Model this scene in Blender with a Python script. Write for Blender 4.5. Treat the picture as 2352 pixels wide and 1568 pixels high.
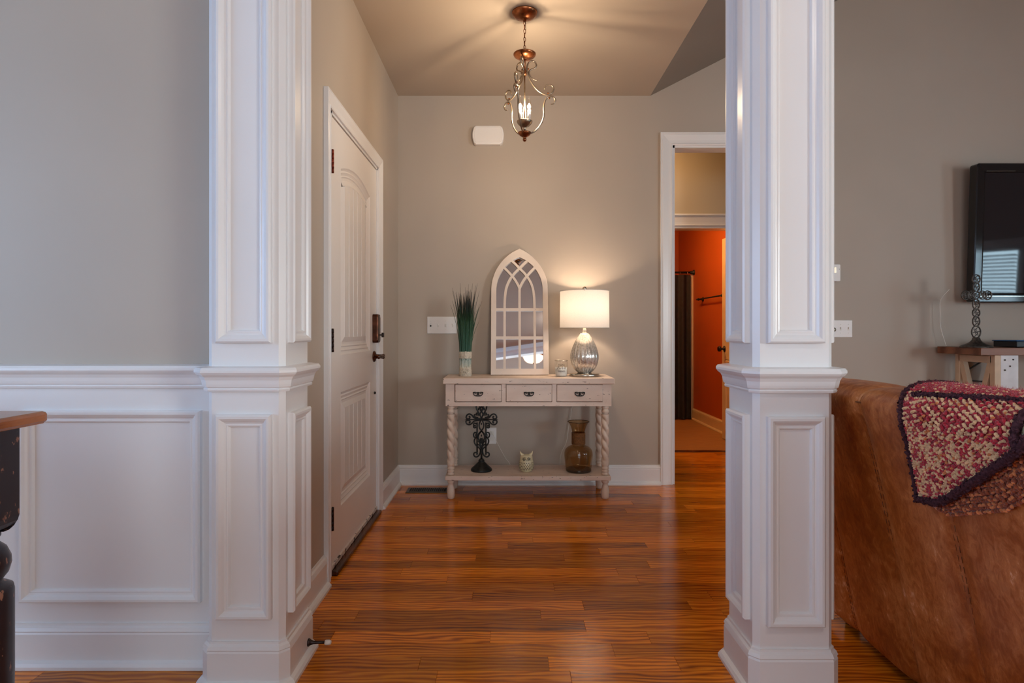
import bpy, bmesh, math, random
from mathutils import Vector, Matrix, noise as mnoise

R = math.radians
random.seed(7)
scene = bpy.context.scene
COL = scene.collection
for _o in list(bpy.data.objects):
    bpy.data.objects.remove(_o)

# ------------------------------------------------------------------ camera
CAMZ = 1.081
FPX = 1380.0
cam_d = bpy.data.cameras.new('camera')
cam_d.sensor_width = 36.0
cam_d.lens = 36.0 * FPX / 2352.0
cam_d.shift_x = 8.0 / 2352.0
cam_d.shift_y = -24.0 / 2352.0
cam_d.clip_start = 0.02
cam = bpy.data.objects.new('camera', cam_d)
cam.location = (0, 0, CAMZ)
cam.rotation_euler = (R(90), 0, 0)
COL.objects.link(cam)
scene.camera = cam

# ------------------------------------------------------------------ view, world, daylight through the windows
scene.view_settings.view_transform = 'Standard'
scene.view_settings.look = 'None'
scene.view_settings.gamma = 1.0
scene.view_settings.use_curve_mapping = False
scene.view_settings.exposure = 0.50
scene.cycles.max_bounces = 6
scene.cycles.diffuse_bounces = 4
scene.cycles.glossy_bounces = 4
scene.cycles.transmission_bounces = 6
scene.cycles.transparent_max_bounces = 10
scene.cycles.caustics_reflective = False
scene.cycles.caustics_refractive = False
scene.cycles.sample_clamp_indirect = 6.0
scene.cycles.blur_glossy = 0.4
scene.cycles.use_light_tree = False

world = bpy.data.worlds.new('sky')
scene.world = world
world.use_nodes = True
bg = world.node_tree.nodes['Background']
bg.inputs['Color'].default_value = (0.72, 0.85, 1.0, 1)
bg.inputs['Strength'].default_value = 2.2

def area_light(name, loc, target, sx, sy, watts, col):
    d = bpy.data.lights.new(name, 'AREA')
    d.shape = 'RECTANGLE'
    d.size, d.size_y = sx, sy
    d.energy = watts
    d.color = col
    o = bpy.data.objects.new(name, d)
    o.location = loc
    o.rotation_euler = (Vector(target) - Vector(loc)).to_track_quat('-Z', 'Y').to_euler()
    COL.objects.link(o)
    return o

DAY = (0.80, 0.90, 1.0)
# daylight just outside each window, pointing in through the panes
area_light('window_daylight', (5.86, 1.15, 1.22), (0, 1.15, 1.1), 1.0, 1.15, 34, (0.62, 0.84, 1.0))
area_light('window_daylight', (5.86, -2.3, 1.5), (0, 0.6, 1.2), 1.75, 1.35, 165, (0.95, 0.96, 0.98))  # added fill for the living room, through an unseen extra window
area_light('window_daylight', (-3.86, 0.1, 1.5), (0, 0.1, 1.4), 2.3, 1.55, 50, (0.28, 0.52, 1.0))
area_light('window_daylight', (0.8, -5.46, 1.6), (0.8, 0, 1.5), 3.7, 1.9, 42, (0.97, 0.96, 1.0))

# ------------------------------------------------------------------ materials
MATS = {}
def new_mat(name):
    m = bpy.data.materials.new(name)
    m.use_nodes = True
    MATS[name] = m
    nt = m.node_tree
    return m, nt, nt.nodes['Principled BSDF']

def N(nt, kind, **kw):
    n = nt.nodes.new(kind)
    for k, v in kw.items():
        if k in n.inputs.keys():
            n.inputs[k].default_value = v
        else:
            setattr(n, k, v)
    return n

def ramp(nt, stops):
    n = nt.nodes.new('ShaderNodeValToRGB')
    e = n.color_ramp.elements
    while len(e) < len(stops):
        e.new(0.5)
    for el, (p, c) in zip(e, stops):
        el.position = p
        el.color = (c[0], c[1], c[2], 1)
    return n

def mapped(nt, scale, coord='Object', rnd=False):
    tc = nt.nodes.new('ShaderNodeTexCoord')
    mp = nt.nodes.new('ShaderNodeMapping')
    mp.inputs['Scale'].default_value = scale
    src = tc.outputs[coord]
    if rnd:
        oi = nt.nodes.new('ShaderNodeObjectInfo')
        mul = N(nt, 'ShaderNodeMath', operation='MULTIPLY')
        mul.inputs[1].default_value = 137.0
        nt.links.new(oi.outputs['Random'], mul.inputs[0])
        add = N(nt, 'ShaderNodeVectorMath', operation='ADD')
        nt.links.new(src, add.inputs[0])
        nt.links.new(mul.outputs[0], add.inputs[1])
        src = add.outputs[0]
    nt.links.new(src, mp.inputs['Vector'])
    return mp.outputs[0]

def bump(nt, b, hsock, strength=0.2, dist=0.002):
    bm = N(nt, 'ShaderNodeBump', Strength=strength, Distance=dist)
    nt.links.new(hsock, bm.inputs['Height'])
    nt.links.new(bm.outputs[0], b.inputs['Normal'])

def plain(name, c, rough=0.5, metal=0.0, var=0.06, vscale=8.0, bmp=0.0, bscale=200.0, coat=0.0, spec=0.5, sheen=0.0):
    m, nt, b = new_mat(name)
    b.inputs['Roughness'].default_value = rough
    b.inputs['Metallic'].default_value = metal
    b.inputs['Coat Weight'].default_value = coat
    b.inputs['Coat Roughness'].default_value = 0.1
    b.inputs['Specular IOR Level'].default_value = spec
    b.inputs['Sheen Weight'].default_value = sheen
    v = mapped(nt, (1, 1, 1))
    nz = N(nt, 'ShaderNodeTexNoise', Scale=vscale, Detail=(1.0 if var < 0.07 else 4.0))
    nt.links.new(v, nz.inputs['Vector'])
    lo = [x * (1 - var) for x in c]
    hi = [min(1, x * (1 + var)) for x in c]
    rp = ramp(nt, [(0.3, lo), (0.7, hi)])
    nt.links.new(nz.outputs[0], rp.inputs[0])
    nt.links.new(rp.outputs[0], b.inputs['Base Color'])
    if bmp:
        n2 = N(nt, 'ShaderNodeTexNoise', Scale=bscale, Detail=3.0)
        nt.links.new(v, n2.inputs['Vector'])
        bump(nt, b, n2.outputs[0], bmp, 0.002)
    return m

def emit(name, c, s):
    m, nt, b = new_mat(name)
    b.inputs['Base Color'].default_value = (*c, 1)
    b.inputs['Emission Color'].default_value = (*c, 1)
    b.inputs['Emission Strength'].default_value = s
    return m

def wood(name, dark, light, scale=(1.2, 16, 16), rough=0.3, rnd=False, coat=0.0, contrast=(0.25, 0.8), dist=5.0, bmp=0.08, vmin=0.6, vmax=1.25):
    m, nt, b = new_mat(name)
    v = mapped(nt, scale, 'Object', rnd)
    wv = N(nt, 'ShaderNodeTexWave', Scale=0.55, Distortion=dist, Detail=3.0, wave_type='BANDS', bands_direction='Y')
    wv.inputs['Detail Scale'].default_value = 0.7
    nt.links.new(v, wv.inputs['Vector'])
    fine = N(nt, 'ShaderNodeTexNoise', Scale=3.2, Detail=6.0, Roughness=0.65)
    mp2 = nt.nodes.new('ShaderNodeMapping')
    mp2.inputs['Scale'].default_value = (1.5, 5, 5)
    nt.links.new(v, mp2.inputs['Vector'])
    nt.links.new(mp2.outputs[0], fine.inputs['Vector'])
    mix = N(nt, 'ShaderNodeMix', data_type='FLOAT')
    mix.inputs[0].default_value = 0.5
    nt.links.new(wv.outputs['Fac'], mix.inputs[2])
    nt.links.new(fine.outputs[0], mix.inputs[3])
    mid = [(a * 0.45 + c * 0.55) for a, c in zip(dark, light)]
    rp = ramp(nt, [(contrast[0], dark), (0.5, mid), (contrast[1], light)])
    nt.links.new(mix.outputs[0], rp.inputs[0])
    out = rp.outputs[0]
    if rnd:
        oi = nt.nodes.new('ShaderNodeObjectInfo')
        mr = N(nt, 'ShaderNodeMapRange')
        mr.inputs[3].default_value = vmin
        mr.inputs[4].default_value = vmax
        nt.links.new(oi.outputs['Random'], mr.inputs[0])
        mm = N(nt, 'ShaderNodeVectorMath', operation='SCALE')
        nt.links.new(out, mm.inputs[0])
        nt.links.new(mr.outputs[0], mm.inputs['Scale'])
        out = mm.outputs[0]
    nt.links.new(out, b.inputs['Base Color'])
    b.inputs['Roughness'].default_value = rough
    b.inputs['Coat Weight'].default_value = coat
    b.inputs['Coat Roughness'].default_value = 0.12
    bump(nt, b, mix.outputs[0], bmp, 0.001)
    return m

def oak(name, dark, mid, light, rnd, rough=0.2, vmin=0.6, vmax=1.25):
    """stained oak: fine pores, cathedral lines, each board its own tone"""
    m, nt, b = new_mat(name)
    v = mapped(nt, (1.6, 7, 7), 'Object', rnd)
    wv = N(nt, 'ShaderNodeTexWave', Scale=2.2, Distortion=13.0, Detail=2.5, wave_type='BANDS', bands_direction='Y', wave_profile='SIN')
    wv.inputs['Detail Scale'].default_value = 0.75
    wv.inputs['Detail Roughness'].default_value = 0.55
    nt.links.new(v, wv.inputs['Vector'])
    mp2 = nt.nodes.new('ShaderNodeMapping')
    mp2.inputs['Scale'].default_value = (1.1, 15, 15)
    nt.links.new(v, mp2.inputs['Vector'])
    fine = N(nt, 'ShaderNodeTexNoise', Scale=2.4, Detail=6.0, Roughness=0.6)
    nt.links.new(mp2.outputs[0], fine.inputs['Vector'])
    slow = N(nt, 'ShaderNodeTexNoise', Scale=0.9, Detail=2.0)
    nt.links.new(v, slow.inputs['Vector'])
    m1 = N(nt, 'ShaderNodeMix', data_type='FLOAT'); m1.inputs[0].default_value = 0.66
    nt.links.new(wv.outputs['Fac'], m1.inputs[2]); nt.links.new(fine.outputs[0], m1.inputs[3])
    m2 = N(nt, 'ShaderNodeMix', data_type='FLOAT'); m2.inputs[0].default_value = 0.30
    nt.links.new(m1.outputs[0], m2.inputs[2]); nt.links.new(slow.outputs[0], m2.inputs[3])
    rp = ramp(nt, [(0.27, dark), (0.44, mid), (0.68, light)])
    nt.links.new(m2.outputs[0], rp.inputs[0])
    out = rp.outputs[0]
    if rnd:
        oi = nt.nodes.new('ShaderNodeObjectInfo')
        mr = N(nt, 'ShaderNodeMapRange'); mr.inputs[3].default_value = vmin; mr.inputs[4].default_value = vmax
        nt.links.new(oi.outputs['Random'], mr.inputs[0])
        mm = N(nt, 'ShaderNodeVectorMath', operation='SCALE')
        nt.links.new(out, mm.inputs[0]); nt.links.new(mr.outputs[0], mm.inputs['Scale'])
        out = mm.outputs[0]
    nt.links.new(out, b.inputs['Base Color'])
    b.inputs['Specular IOR Level'].default_value = 0.36
    rr = N(nt, 'ShaderNodeMapRange'); rr.inputs[3].default_value = rough * 0.8; rr.inputs[4].default_value = rough * 1.25
    nt.links.new(slow.outputs[0], rr.inputs[0])
    nt.links.new(rr.outputs[0], b.inputs['Roughness'])
    bump(nt, b, m1.outputs[0], 0.06, 0.001)
    return m

def thin_glass(name, tint, gloss=0.12, rough=0.02):
    m = bpy.data.materials.new(name)
    m.use_nodes = True
    MATS[name] = m
    nt = m.node_tree
    nt.nodes.clear()
    out = nt.nodes.new('ShaderNodeOutputMaterial')
    tr = nt.nodes.new('ShaderNodeBsdfTransparent')
    tr.inputs[0].default_value = (*tint, 1)
    gl = nt.nodes.new('ShaderNodeBsdfGlossy')
    gl.inputs['Roughness'].default_value = rough
    lw = N(nt, 'ShaderNodeLayerWeight', Blend=0.5)
    pw = N(nt, 'ShaderNodeMath', operation='POWER')
    pw.inputs[1].default_value = 4.0
    nt.links.new(lw.outputs['Facing'], pw.inputs[0])
    ma = N(nt, 'ShaderNodeMath', operation='MULTIPLY_ADD')
    ma.inputs[1].default_value = 0.6
    ma.inputs[2].default_value = gloss * 0.4
    nt.links.new(pw.outputs[0], ma.inputs[0])
    mx = nt.nodes.new('ShaderNodeMixShader')
    nt.links.new(ma.outputs[0], mx.inputs[0])
    nt.links.new(tr.outputs[0], mx.inputs[1])
    nt.links.new(gl.outputs[0], mx.inputs[2])
    nt.links.new(mx.outputs[0], out.inputs[0])
    return m

def chipped(name, paint, chip, rough=0.4, amount=0.70, scale=26.0, stretch=(1, 3, 3)):
    """cream paint with small dark chips worn through it"""
    m, nt, b = new_mat(name)
    v = mapped(nt, stretch)
    n1 = N(nt, 'ShaderNodeTexNoise', Scale=scale, Detail=5.0, Roughness=0.6)
    nt.links.new(v, n1.inputs['Vector'])
    rp = ramp(nt, [(amount, paint), (amount + 0.015, chip)])
    nt.links.new(n1.outputs[0], rp.inputs[0])
    n2 = N(nt, 'ShaderNodeTexNoise', Scale=5.0, Detail=3.0)
    nt.links.new(v, n2.inputs['Vector'])
    r2 = ramp(nt, [(0.3, (0.86, 0.82, 0.80)), (0.7, (1, 1, 1))])
    nt.links.new(n2.outputs[0], r2.inputs[0])
    mx = N(nt, 'ShaderNodeMix', data_type='RGBA', blend_type='MULTIPLY')
    mx.inputs[0].default_value = 1.0
    nt.links.new(rp.outputs[0], mx.inputs[6])
    nt.links.new(r2.outputs[0], mx.inputs[7])
    nt.links.new(mx.outputs[2], b.inputs['Base Color'])
    b.inputs['Roughness'].default_value = rough
    return m

WALL = (0.46, 0.392, 0.325)
plain('wall_paint', WALL, 0.55, var=0.03, vscale=2.0)
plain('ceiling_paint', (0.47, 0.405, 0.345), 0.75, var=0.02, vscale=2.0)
plain('vault_dark', (0.26, 0.225, 0.19), 0.75, var=0.02, vscale=2.0)  # same hue as the flat ceiling, in a darker tone
plain('trim_white', (0.80, 0.79, 0.79), 0.28, var=0.02, vscale=3.0)
plain('door_white', (0.80, 0.76, 0.73), 0.34, var=0.02, vscale=3.0)
plain('orange_wall', (0.50, 0.105, 0.018), 0.5, var=0.05, vscale=2.0)
plain('hall_wall_paint', (0.50, 0.42, 0.30), 0.55, var=0.03, vscale=2.0)
plain('plastic_white', (0.82, 0.80, 0.79), 0.35, var=0.01)
plain('black_iron', (0.022, 0.024, 0.024), 0.42, metal=0.5, var=0.35, vscale=60, bmp=0.4, bscale=180)
plain('pewter_iron', (0.10, 0.092, 0.085), 0.38, metal=0.75, var=0.5, vscale=70, bmp=0.5, bscale=160)
plain('bronze', (0.085, 0.030, 0.016), 0.28, metal=0.85, var=0.5, vscale=30)
plain('bronze_dark', (0.022, 0.012, 0.010), 0.35, metal=0.6, var=0.3, vscale=30)
plain('hinge_copper', (0.20, 0.03, 0.012), 0.4, metal=0.6, var=0.6, vscale=60)
plain('lantern_bronze', (0.30, 0.105, 0.040), 0.26, metal=0.9, var=0.5, vscale=26)
plain('lantern_pewter', (0.30, 0.24, 0.18), 0.28, metal=0.9, var=0.3, vscale=26)
plain('nickel', (0.60, 0.55, 0.48), 0.25, metal=1.0, var=0.06, vscale=30)
plain('black_gloss', (0.008, 0.007, 0.008), 0.09, var=0.1)
plain('black_plastic', (0.015, 0.014, 0.015), 0.4, var=0.1)
plain('blue_plastic', (0.02, 0.12, 0.32), 0.35, var=0.1)
plain('tv_screen', (0.012, 0.010, 0.013), 0.04, var=0.05)
plain('white_cord', (0.75, 0.72, 0.66), 0.4, var=0.02)
plain('black_cord', (0.02, 0.02, 0.02), 0.4, var=0.02)
plain('white_board', (0.72, 0.72, 0.74), 0.4, var=0.05, vscale=20)
plain('raw_pine', (0.66, 0.50, 0.34), 0.5, var=0.08, vscale=14)
plain('table_black', (0.020, 0.013, 0.015), 0.3, var=0.5, vscale=40, bmp=0.1, bscale=60)
plain('register_metal', (0.10, 0.065, 0.035), 0.4, metal=0.5, var=0.2, vscale=40)
plain('void_black', (0.004, 0.003, 0.003), 0.7, var=0.1)
plain('burlap', (0.62, 0.56, 0.46), 0.8, var=0.25, vscale=90, bmp=0.5, bscale=300)
plain('rope_brown', (0.20, 0.085, 0.025), 0.7, var=0.4, vscale=120, bmp=0.4, bscale=300)
plain('owl_ceramic', (0.74, 0.67, 0.44), 0.16, var=0.12, vscale=18)
plain('curtain_cloth', (0.018, 0.014, 0.014), 0.75, var=0.3, vscale=20, bmp=0.4, bscale=260)
plain('tub_trim', (0.78, 0.62, 0.36), 0.3, var=0.05)
plain('rubber_tip', (0.70, 0.64, 0.58), 0.5, var=0.05)
plain('rust_yarn', (0.28, 0.055, 0.012), 0.85, var=0.5, vscale=120, sheen=0.4)
plain('purple_yarn', (0.070, 0.030, 0.038), 0.95, var=0.5, vscale=160, sheen=0.0, spec=0.1)
plain('red_yarn', (0.42, 0.012, 0.028), 0.85, var=0.4, vscale=120, sheen=0.5)
plain('cream_yarn', (0.78, 0.50, 0.26), 0.85, var=0.25, vscale=60, sheen=0.3)
plain('sage_yarn', (0.52, 0.50, 0.32), 0.85, var=0.25, vscale=60, sheen=0.3)
plain('blind_slat', (0.78, 0.80, 0.82), 0.4, var=0.03)
plain('jar_print', (0.05, 0.045, 0.045), 0.6, var=0.1)
plain('label_white', (0.78, 0.76, 0.72), 0.5, var=0.05)
plain('stair_carpet', (0.35, 0.30, 0.24), 0.9, var=0.2)
chipped('cream_chipped', (0.80, 0.66, 0.57), (0.05, 0.03, 0.025), amount=0.655)
chipped('cream_leg', (0.80, 0.67, 0.56), (0.10, 0.06, 0.04), amount=0.74, scale=14, stretch=(1, 1, 1))
chipped('mirror_frame_paint', (0.80, 0.70, 0.62), (0.30, 0.22, 0.17), amount=0.72, scale=30, stretch=(1, 1, 1))
chipped('sweep_paint', (0.70, 0.62, 0.56), (0.02, 0.012, 0.012), amount=0.56, scale=30, stretch=(1, 1, 1))
oak('oak_plank', (0.14, 0.024, 0.002), (0.56, 0.142, 0.005), (0.90, 0.300, 0.016), True, 0.17, 0.55, 1.20)
oak('oak_floor', (0.14, 0.024, 0.002), (0.56, 0.142, 0.005), (0.90, 0.300, 0.016), False, 0.17)
oak('bath_floor', (0.20, 0.085, 0.028), (0.36, 0.17, 0.058), (0.48, 0.26, 0.10), False, 0.4)
wood('table_oak', (0.14, 0.035, 0.008), (0.40, 0.13, 0.030), scale=(7, 1.2, 7), rough=0.22, coat=0.3)
wood('stand_oak', (0.12, 0.042, 0.020), (0.28, 0.115, 0.060), scale=(1.2, 4, 4), rough=0.4)
wood('threshold_wood', (0.035, 0.009, 0.004), (0.13, 0.035, 0.012), scale=(14, 1.5, 14), rough=0.25)
thin_glass('clear_glass', (0.97, 0.98, 0.98))
thin_glass('window_glass', (0.93, 0.97, 0.97), 0.1)
thin_glass('amber_glass', (0.74, 0.56, 0.36), 0.16)
thin_glass('amber_glass_base', (0.34, 0.27, 0.17), 0.25)
thin_glass('bulb_glass', (1, 0.95, 0.88), 0.2)

# silvered panes
m, nt, b = new_mat('mirror_silver')
b.inputs['Metallic'].default_value = 1.0
b.inputs['Base Color'].default_value = (0.80, 0.82, 0.83, 1)
b.inputs['Roughness'].default_value = 0.015

# mercury glass of the lamp body
m, nt, b = new_mat('mercury_glass')
v = mapped(nt, (1, 1, 1))
n1 = N(nt, 'ShaderNodeTexNoise', Scale=120.0, Detail=4.0)
nt.links.new(v, n1.inputs['Vector'])
rp = ramp(nt, [(0.3, (0.46, 0.42, 0.38)), (0.5, (0.80, 0.76, 0.70)), (0.75, (0.95, 0.92, 0.88))])
nt.links.new(n1.outputs[0], rp.inputs[0])
nt.links.new(rp.outputs[0], b.inputs['Base Color'])
b.inputs['Metallic'].default_value = 0.65
b.inputs['Roughness'].default_value = 0.16
bump(nt, b, n1.outputs[0], 0.35, 0.001)

# lampshade linen lets light through
m = bpy.data.materials.new('shade_linen')
m.use_nodes = True
MATS['shade_linen'] = m
nt = m.node_tree
nt.nodes.clear()
out = nt.nodes.new('ShaderNodeOutputMaterial')
df = nt.nodes.new('ShaderNodeBsdfDiffuse')
tl = nt.nodes.new('ShaderNodeBsdfTranslucent')
v = mapped(nt, (1, 1, 6))
n1 = N(nt, 'ShaderNodeTexNoise', Scale=160.0, Detail=2.0)
nt.links.new(v, n1.inputs['Vector'])
rp = ramp(nt, [(0.3, (0.80, 0.76, 0.72)), (0.7, (0.90, 0.87, 0.83))])
nt.links.new(n1.outputs[0], rp.inputs[0])
nt.links.new(rp.outputs[0], df.inputs[0])
nt.links.new(rp.outputs[0], tl.inputs[0])
mx = nt.nodes.new('ShaderNodeMixShader')
mx.inputs[0].default_value = 0.15
nt.links.new(df.outputs[0], mx.inputs[1])
nt.links.new(tl.outputs[0], mx.inputs[2])
nt.links.new(mx.outputs[0], out.inputs[0])

# worn saddle leather
m, nt, b = new_mat('leather')
v = mapped(nt, (1, 1, 1))
n1 = N(nt, 'ShaderNodeTexNoise', Scale=3.0, Detail=7.0, Roughness=0.68, Distortion=0.6)
nt.links.new(v, n1.inputs['Vector'])
n2 = N(nt, 'ShaderNodeTexNoise', Scale=26.0, Detail=5.0, Roughness=0.7, Distortion=1.2)
mp = nt.nodes.new('ShaderNodeMapping')
mp.inputs['Scale'].default_value = (1, 1.5, 0.8)
mp.inputs['Rotation'].default_value = (0.5, 0, 0)
nt.links.new(v, mp.inputs['Vector'])
nt.links.new(mp.outputs[0], n2.inputs['Vector'])
mixf = N(nt, 'ShaderNodeMix', data_type='FLOAT')
mixf.inputs[0].default_value = 0.34
nt.links.new(n1.outputs[0], mixf.inputs[2])
nt.links.new(n2.outputs[0], mixf.inputs[3])
rp = ramp(nt, [(0.32, (0.14, 0.022, 0.002)), (0.47, (0.33, 0.078, 0.010)), (0.57, (0.54, 0.185, 0.050)), (0.66, (0.90, 0.56, 0.38))])
nt.links.new(mixf.outputs[0], rp.inputs[0])
nt.links.new(rp.outputs[0], b.inputs['Base Color'])
rr = ramp(nt, [(0.35, (0.42, 0.42, 0.42)), (0.65, (0.30, 0.30, 0.30))])
nt.links.new(n2.outputs[0], rr.inputs[0])
nt.links.new(rr.outputs[0], b.inputs['Roughness'])
n3 = N(nt, 'ShaderNodeTexVoronoi', Scale=260.0)
nt.links.new(v, n3.inputs['Vector'])
bump(nt, b, n3.outputs['Distance'], 0.12, 0.001)
plain('leather_dark', (0.15, 0.042, 0.011), 0.4, var=0.3, vscale=20)

# dyed grass bundle: bleached foot, green, dark tips
m, nt, b = new_mat('dyed_grass')
tc = nt.nodes.new('ShaderNodeTexCoord')
sp = nt.nodes.new('ShaderNodeSeparateXYZ')
nt.links.new(tc.outputs['Object'], sp.inputs[0])
n1 = N(nt, 'ShaderNodeTexNoise', Scale=90.0)
nt.links.new(tc.outputs['Object'], n1.inputs['Vector'])
ad = N(nt, 'ShaderNodeMath', operation='MULTIPLY_ADD')
ad.inputs[1].default_value = 0.12
nt.links.new(n1.outputs[0], ad.inputs[0])
nt.links.new(sp.outputs['Z'], ad.inputs[2])
rp = ramp(nt, [(0.10, (0.68, 0.64, 0.52)), (0.16, (0.45, 0.52, 0.47)), (0.20, (0.015, 0.085, 0.05)), (0.42, (0.018, 0.075, 0.022)), (0.52, (0.008, 0.018, 0.010)), (0.62, (0.020, 0.014, 0.014))])
nt.links.new(ad.outputs[0], rp.inputs[0])
nt.links.new(rp.outputs[0], b.inputs['Base Color'])
b.inputs['Roughness'].default_value = 0.4

emit('bulb_warm', (1.0, 0.73, 0.50), 40.0)
emit('lamp_bulb', (1.0, 0.76, 0.54), 8.0)
emit('bowl_glow', (1.0, 0.72, 0.50), 1.7)
emit('bath_glow', (1.0, 0.54, 0.18), 60.0)
emit('column_fill_glow', (1.0, 0.92, 0.87), 20.0)
emit('hall_glow', (1.0, 0.64, 0.33), 21.0)

# ------------------------------------------------------------------ mesh helpers
def offset_poly(poly, d, closed=True):
    n = len(poly)
    out = []
    for i in range(n):
        p = Vector(poly[i])
        nrm = []
        if closed or i > 0:
            a = Vector(poly[(i - 1) % n])
            e = (p - a).normalized()
            nrm.append(Vector((e.y, -e.x)))
        if closed or i < n - 1:
            c = Vector(poly[(i + 1) % n])
            e = (c - p).normalized()
            nrm.append(Vector((e.y, -e.x)))
        if len(nrm) == 1:
            out.append(p + nrm[0] * d)
        else:
            s = nrm[0] + nrm[1]
            k = max(0.3, s.dot(nrm[0]))
            out.append(p + s * (d / k))
    return out

class MB:
    def __init__(self):
        self.v, self.f, self.s, self.m = [], [], [], []

    def add(self, verts, faces, smooth=False, mi=0):
        o = len(self.v)
        self.v += [tuple(p) for p in verts]
        self.f += [tuple(i + o for i in f) for f in faces]
        self.s += [smooth] * len(faces)
        self.m += [mi] * len(faces)
        return self

    def box(self, lo, hi, bev=0.0, mi=0):
        (x0, y0, z0), (x1, y1, z1) = lo, hi
        if bev <= 0:
            vs = [(x, y, z) for z in (z0, z1) for y in (y0, y1) for x in (x0, x1)]
            return self.add(vs, [(0, 2, 3, 1), (4, 5, 7, 6), (0, 1, 5, 4), (2, 6, 7, 3), (0, 4, 6, 2), (1, 3, 7, 5)], mi=mi)
        bm = bmesh.new()
        bmesh.ops.create_cube(bm, size=1.0)
        for p in bm.verts:
            p.co = Vector(((x0 + x1) / 2 + p.co.x * (x1 - x0), (y0 + y1) / 2 + p.co.y * (y1 - y0), (z0 + z1) / 2 + p.co.z * (z1 - z0)))
        bmesh.ops.bevel(bm, geom=list(bm.edges), offset=bev, segments=2, affect='EDGES', profile=0.5)
        bm.verts.index_update()
        self.add([p.co.copy() for p in bm.verts], [[p.index for p in f.verts] for f in bm.faces], mi=mi)
        bm.free()
        return self

    def prism(self, poly, fn, h0, h1, mi=0):
        n = len(poly)
        vs = [fn(x, y, h0) for x, y in poly] + [fn(x, y, h1) for x, y in poly]
        fs = [tuple(range(n))[::-1], tuple(range(n, 2 * n))]
        fs += [(i, (i + 1) % n, n + (i + 1) % n, n + i) for i in range(n)]
        return self.add(vs, fs, mi=mi)

    def ring(self, poly, profile, fn, closed=True, cap=False, smooth=False, mi=0):
        n = len(poly)
        vs, fs = [], []
        for d, h in profile:
            for p in offset_poly(poly, d, closed):
                vs.append(fn(p[0], p[1], h))
        k = n if closed else n - 1
        for j in range(len(profile) - 1):
            for i in range(k):
                a, b2 = j * n + i, j * n + (i + 1) % n
                fs.append((a, b2, b2 + n, a + n))
        if cap:
            fs.append(tuple(range((len(profile) - 1) * n, len(profile) * n)))
        if not closed:
            fs.append(tuple(j * n for j in range(len(profile))))
            fs.append(tuple(j * n + n - 1 for j in range(len(profile))))
        return self.add(vs, fs, smooth, mi)

    def lathe(self, prof, seg=24, c=(0, 0, 0), smooth=True, mi=0, M=None, rib=None, caps=True):
        vs, fs = [], []
        for (r, z) in prof:
            for i in range(seg):
                a = 2 * math.pi * i / seg
                rr = r * (rib(a, z) if rib else 1)
                p = Vector((rr * math.cos(a), rr * math.sin(a), z))
                if M is not None:
                    p = M @ p
                vs.append((p.x + c[0], p.y + c[1], p.z + c[2]))
        for j in range(len(prof) - 1):
            for i in range(seg):
                a, b2 = j * seg + i, j * seg + (i + 1) % seg
                fs.append((a, b2, b2 + seg, a + seg))
        if caps and prof[0][0] > 1e-5:
            fs.append(tuple(range(seg))[::-1])
        if caps and prof[-1][0] > 1e-5:
            fs.append(tuple(range((len(prof) - 1) * seg, len(prof) * seg)))
        return self.add(vs, fs, smooth, mi)

    def tube(self, pts, rad, seg=8, closed=False, smooth=True, mi=0, flat=(1, 1), caps=True):
        pts = [Vector(p) for p in pts]
        n = len(pts)
        rads = rad if isinstance(rad, (list, tuple)) else [rad] * n
        vs, fs = [], []
        up = None
        for i, p in enumerate(pts):
            a = pts[(i - 1) % n] if (closed or i > 0) else p
            c = pts[(i + 1) % n] if (closed or i < n - 1) else p
            t = (c - a)
            t = t.normalized() if t.length > 1e-9 else Vector((0, 0, 1))
            if up is None:
                up = Vector((0, 1, 0)) if abs(t.y) < 0.9 else Vector((1, 0, 0))
            side = t.cross(up)
            if side.length < 1e-6:
                side = t.orthogonal()
            side.normalize()
            up = side.cross(t).normalized()
            for k in range(seg):
                an = 2 * math.pi * k / seg
                vs.append(p + side * (math.cos(an) * rads[i] * flat[0]) + up * (math.sin(an) * rads[i] * flat[1]))
        m = n if closed else n - 1
        for j in range(m):
            for k in range(seg):
                a, b2 = j * seg + k, j * seg + (k + 1) % seg
                jn = ((j + 1) % n) * seg
                fs.append((a, b2, jn + (k + 1) % seg, jn + k))
        if not closed and caps:
            fs.append(tuple(range(seg))[::-1])
            fs.append(tuple(range((n - 1) * seg, n * seg)))
        return self.add(vs, fs, smooth, mi)

    def ball(self, c, r, seg=10, sc=(1, 1, 1), mi=0):
        k = max(4, seg // 2)
        prof = [(max(1e-6, math.sin(math.pi * i / k)) * r, -math.cos(math.pi * i / k) * r) for i in range(k + 1)]
        M = Matrix.Diagonal((sc[0], sc[1], sc[2])).to_3x3()
        return self.lathe(prof, seg, c, True, mi, M, caps=False)

    def build(self, name, mat, parent=None, world=False, rot=0.0):
        off = parent.location if (world and parent is not None) else Vector((0, 0, 0))
        vs = [(p[0] - off.x, p[1] - off.y, p[2] - off.z) for p in self.v]
        me = bpy.data.meshes.new(name)
        me.from_pydata(vs, [], self.f)
        mats = mat if isinstance(mat, (list, tuple)) else [mat]
        for k in mats:
            me.materials.append(MATS[k])
        me.polygons.foreach_set('use_smooth', self.s)
        me.polygons.foreach_set('material_index', self.m)
        bm = bmesh.new()
        bm.from_mesh(me)
        bmesh.ops.remove_doubles(bm, verts=bm.verts, dist=1e-6)
        bmesh.ops.recalc_face_normals(bm, faces=bm.faces)
        bm.to_mesh(me)
        bm.free()
        me.update()
        o = bpy.data.objects.new(name, me)
        COL.objects.link(o)
        o.parent = parent
        return o

def tag(o, label=None, cat=None, group=None, kind=None):
    if label: o['label'] = label
    if cat: o['category'] = cat
    if group: o['group'] = group
    if kind: o['kind'] = kind
    return o

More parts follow.
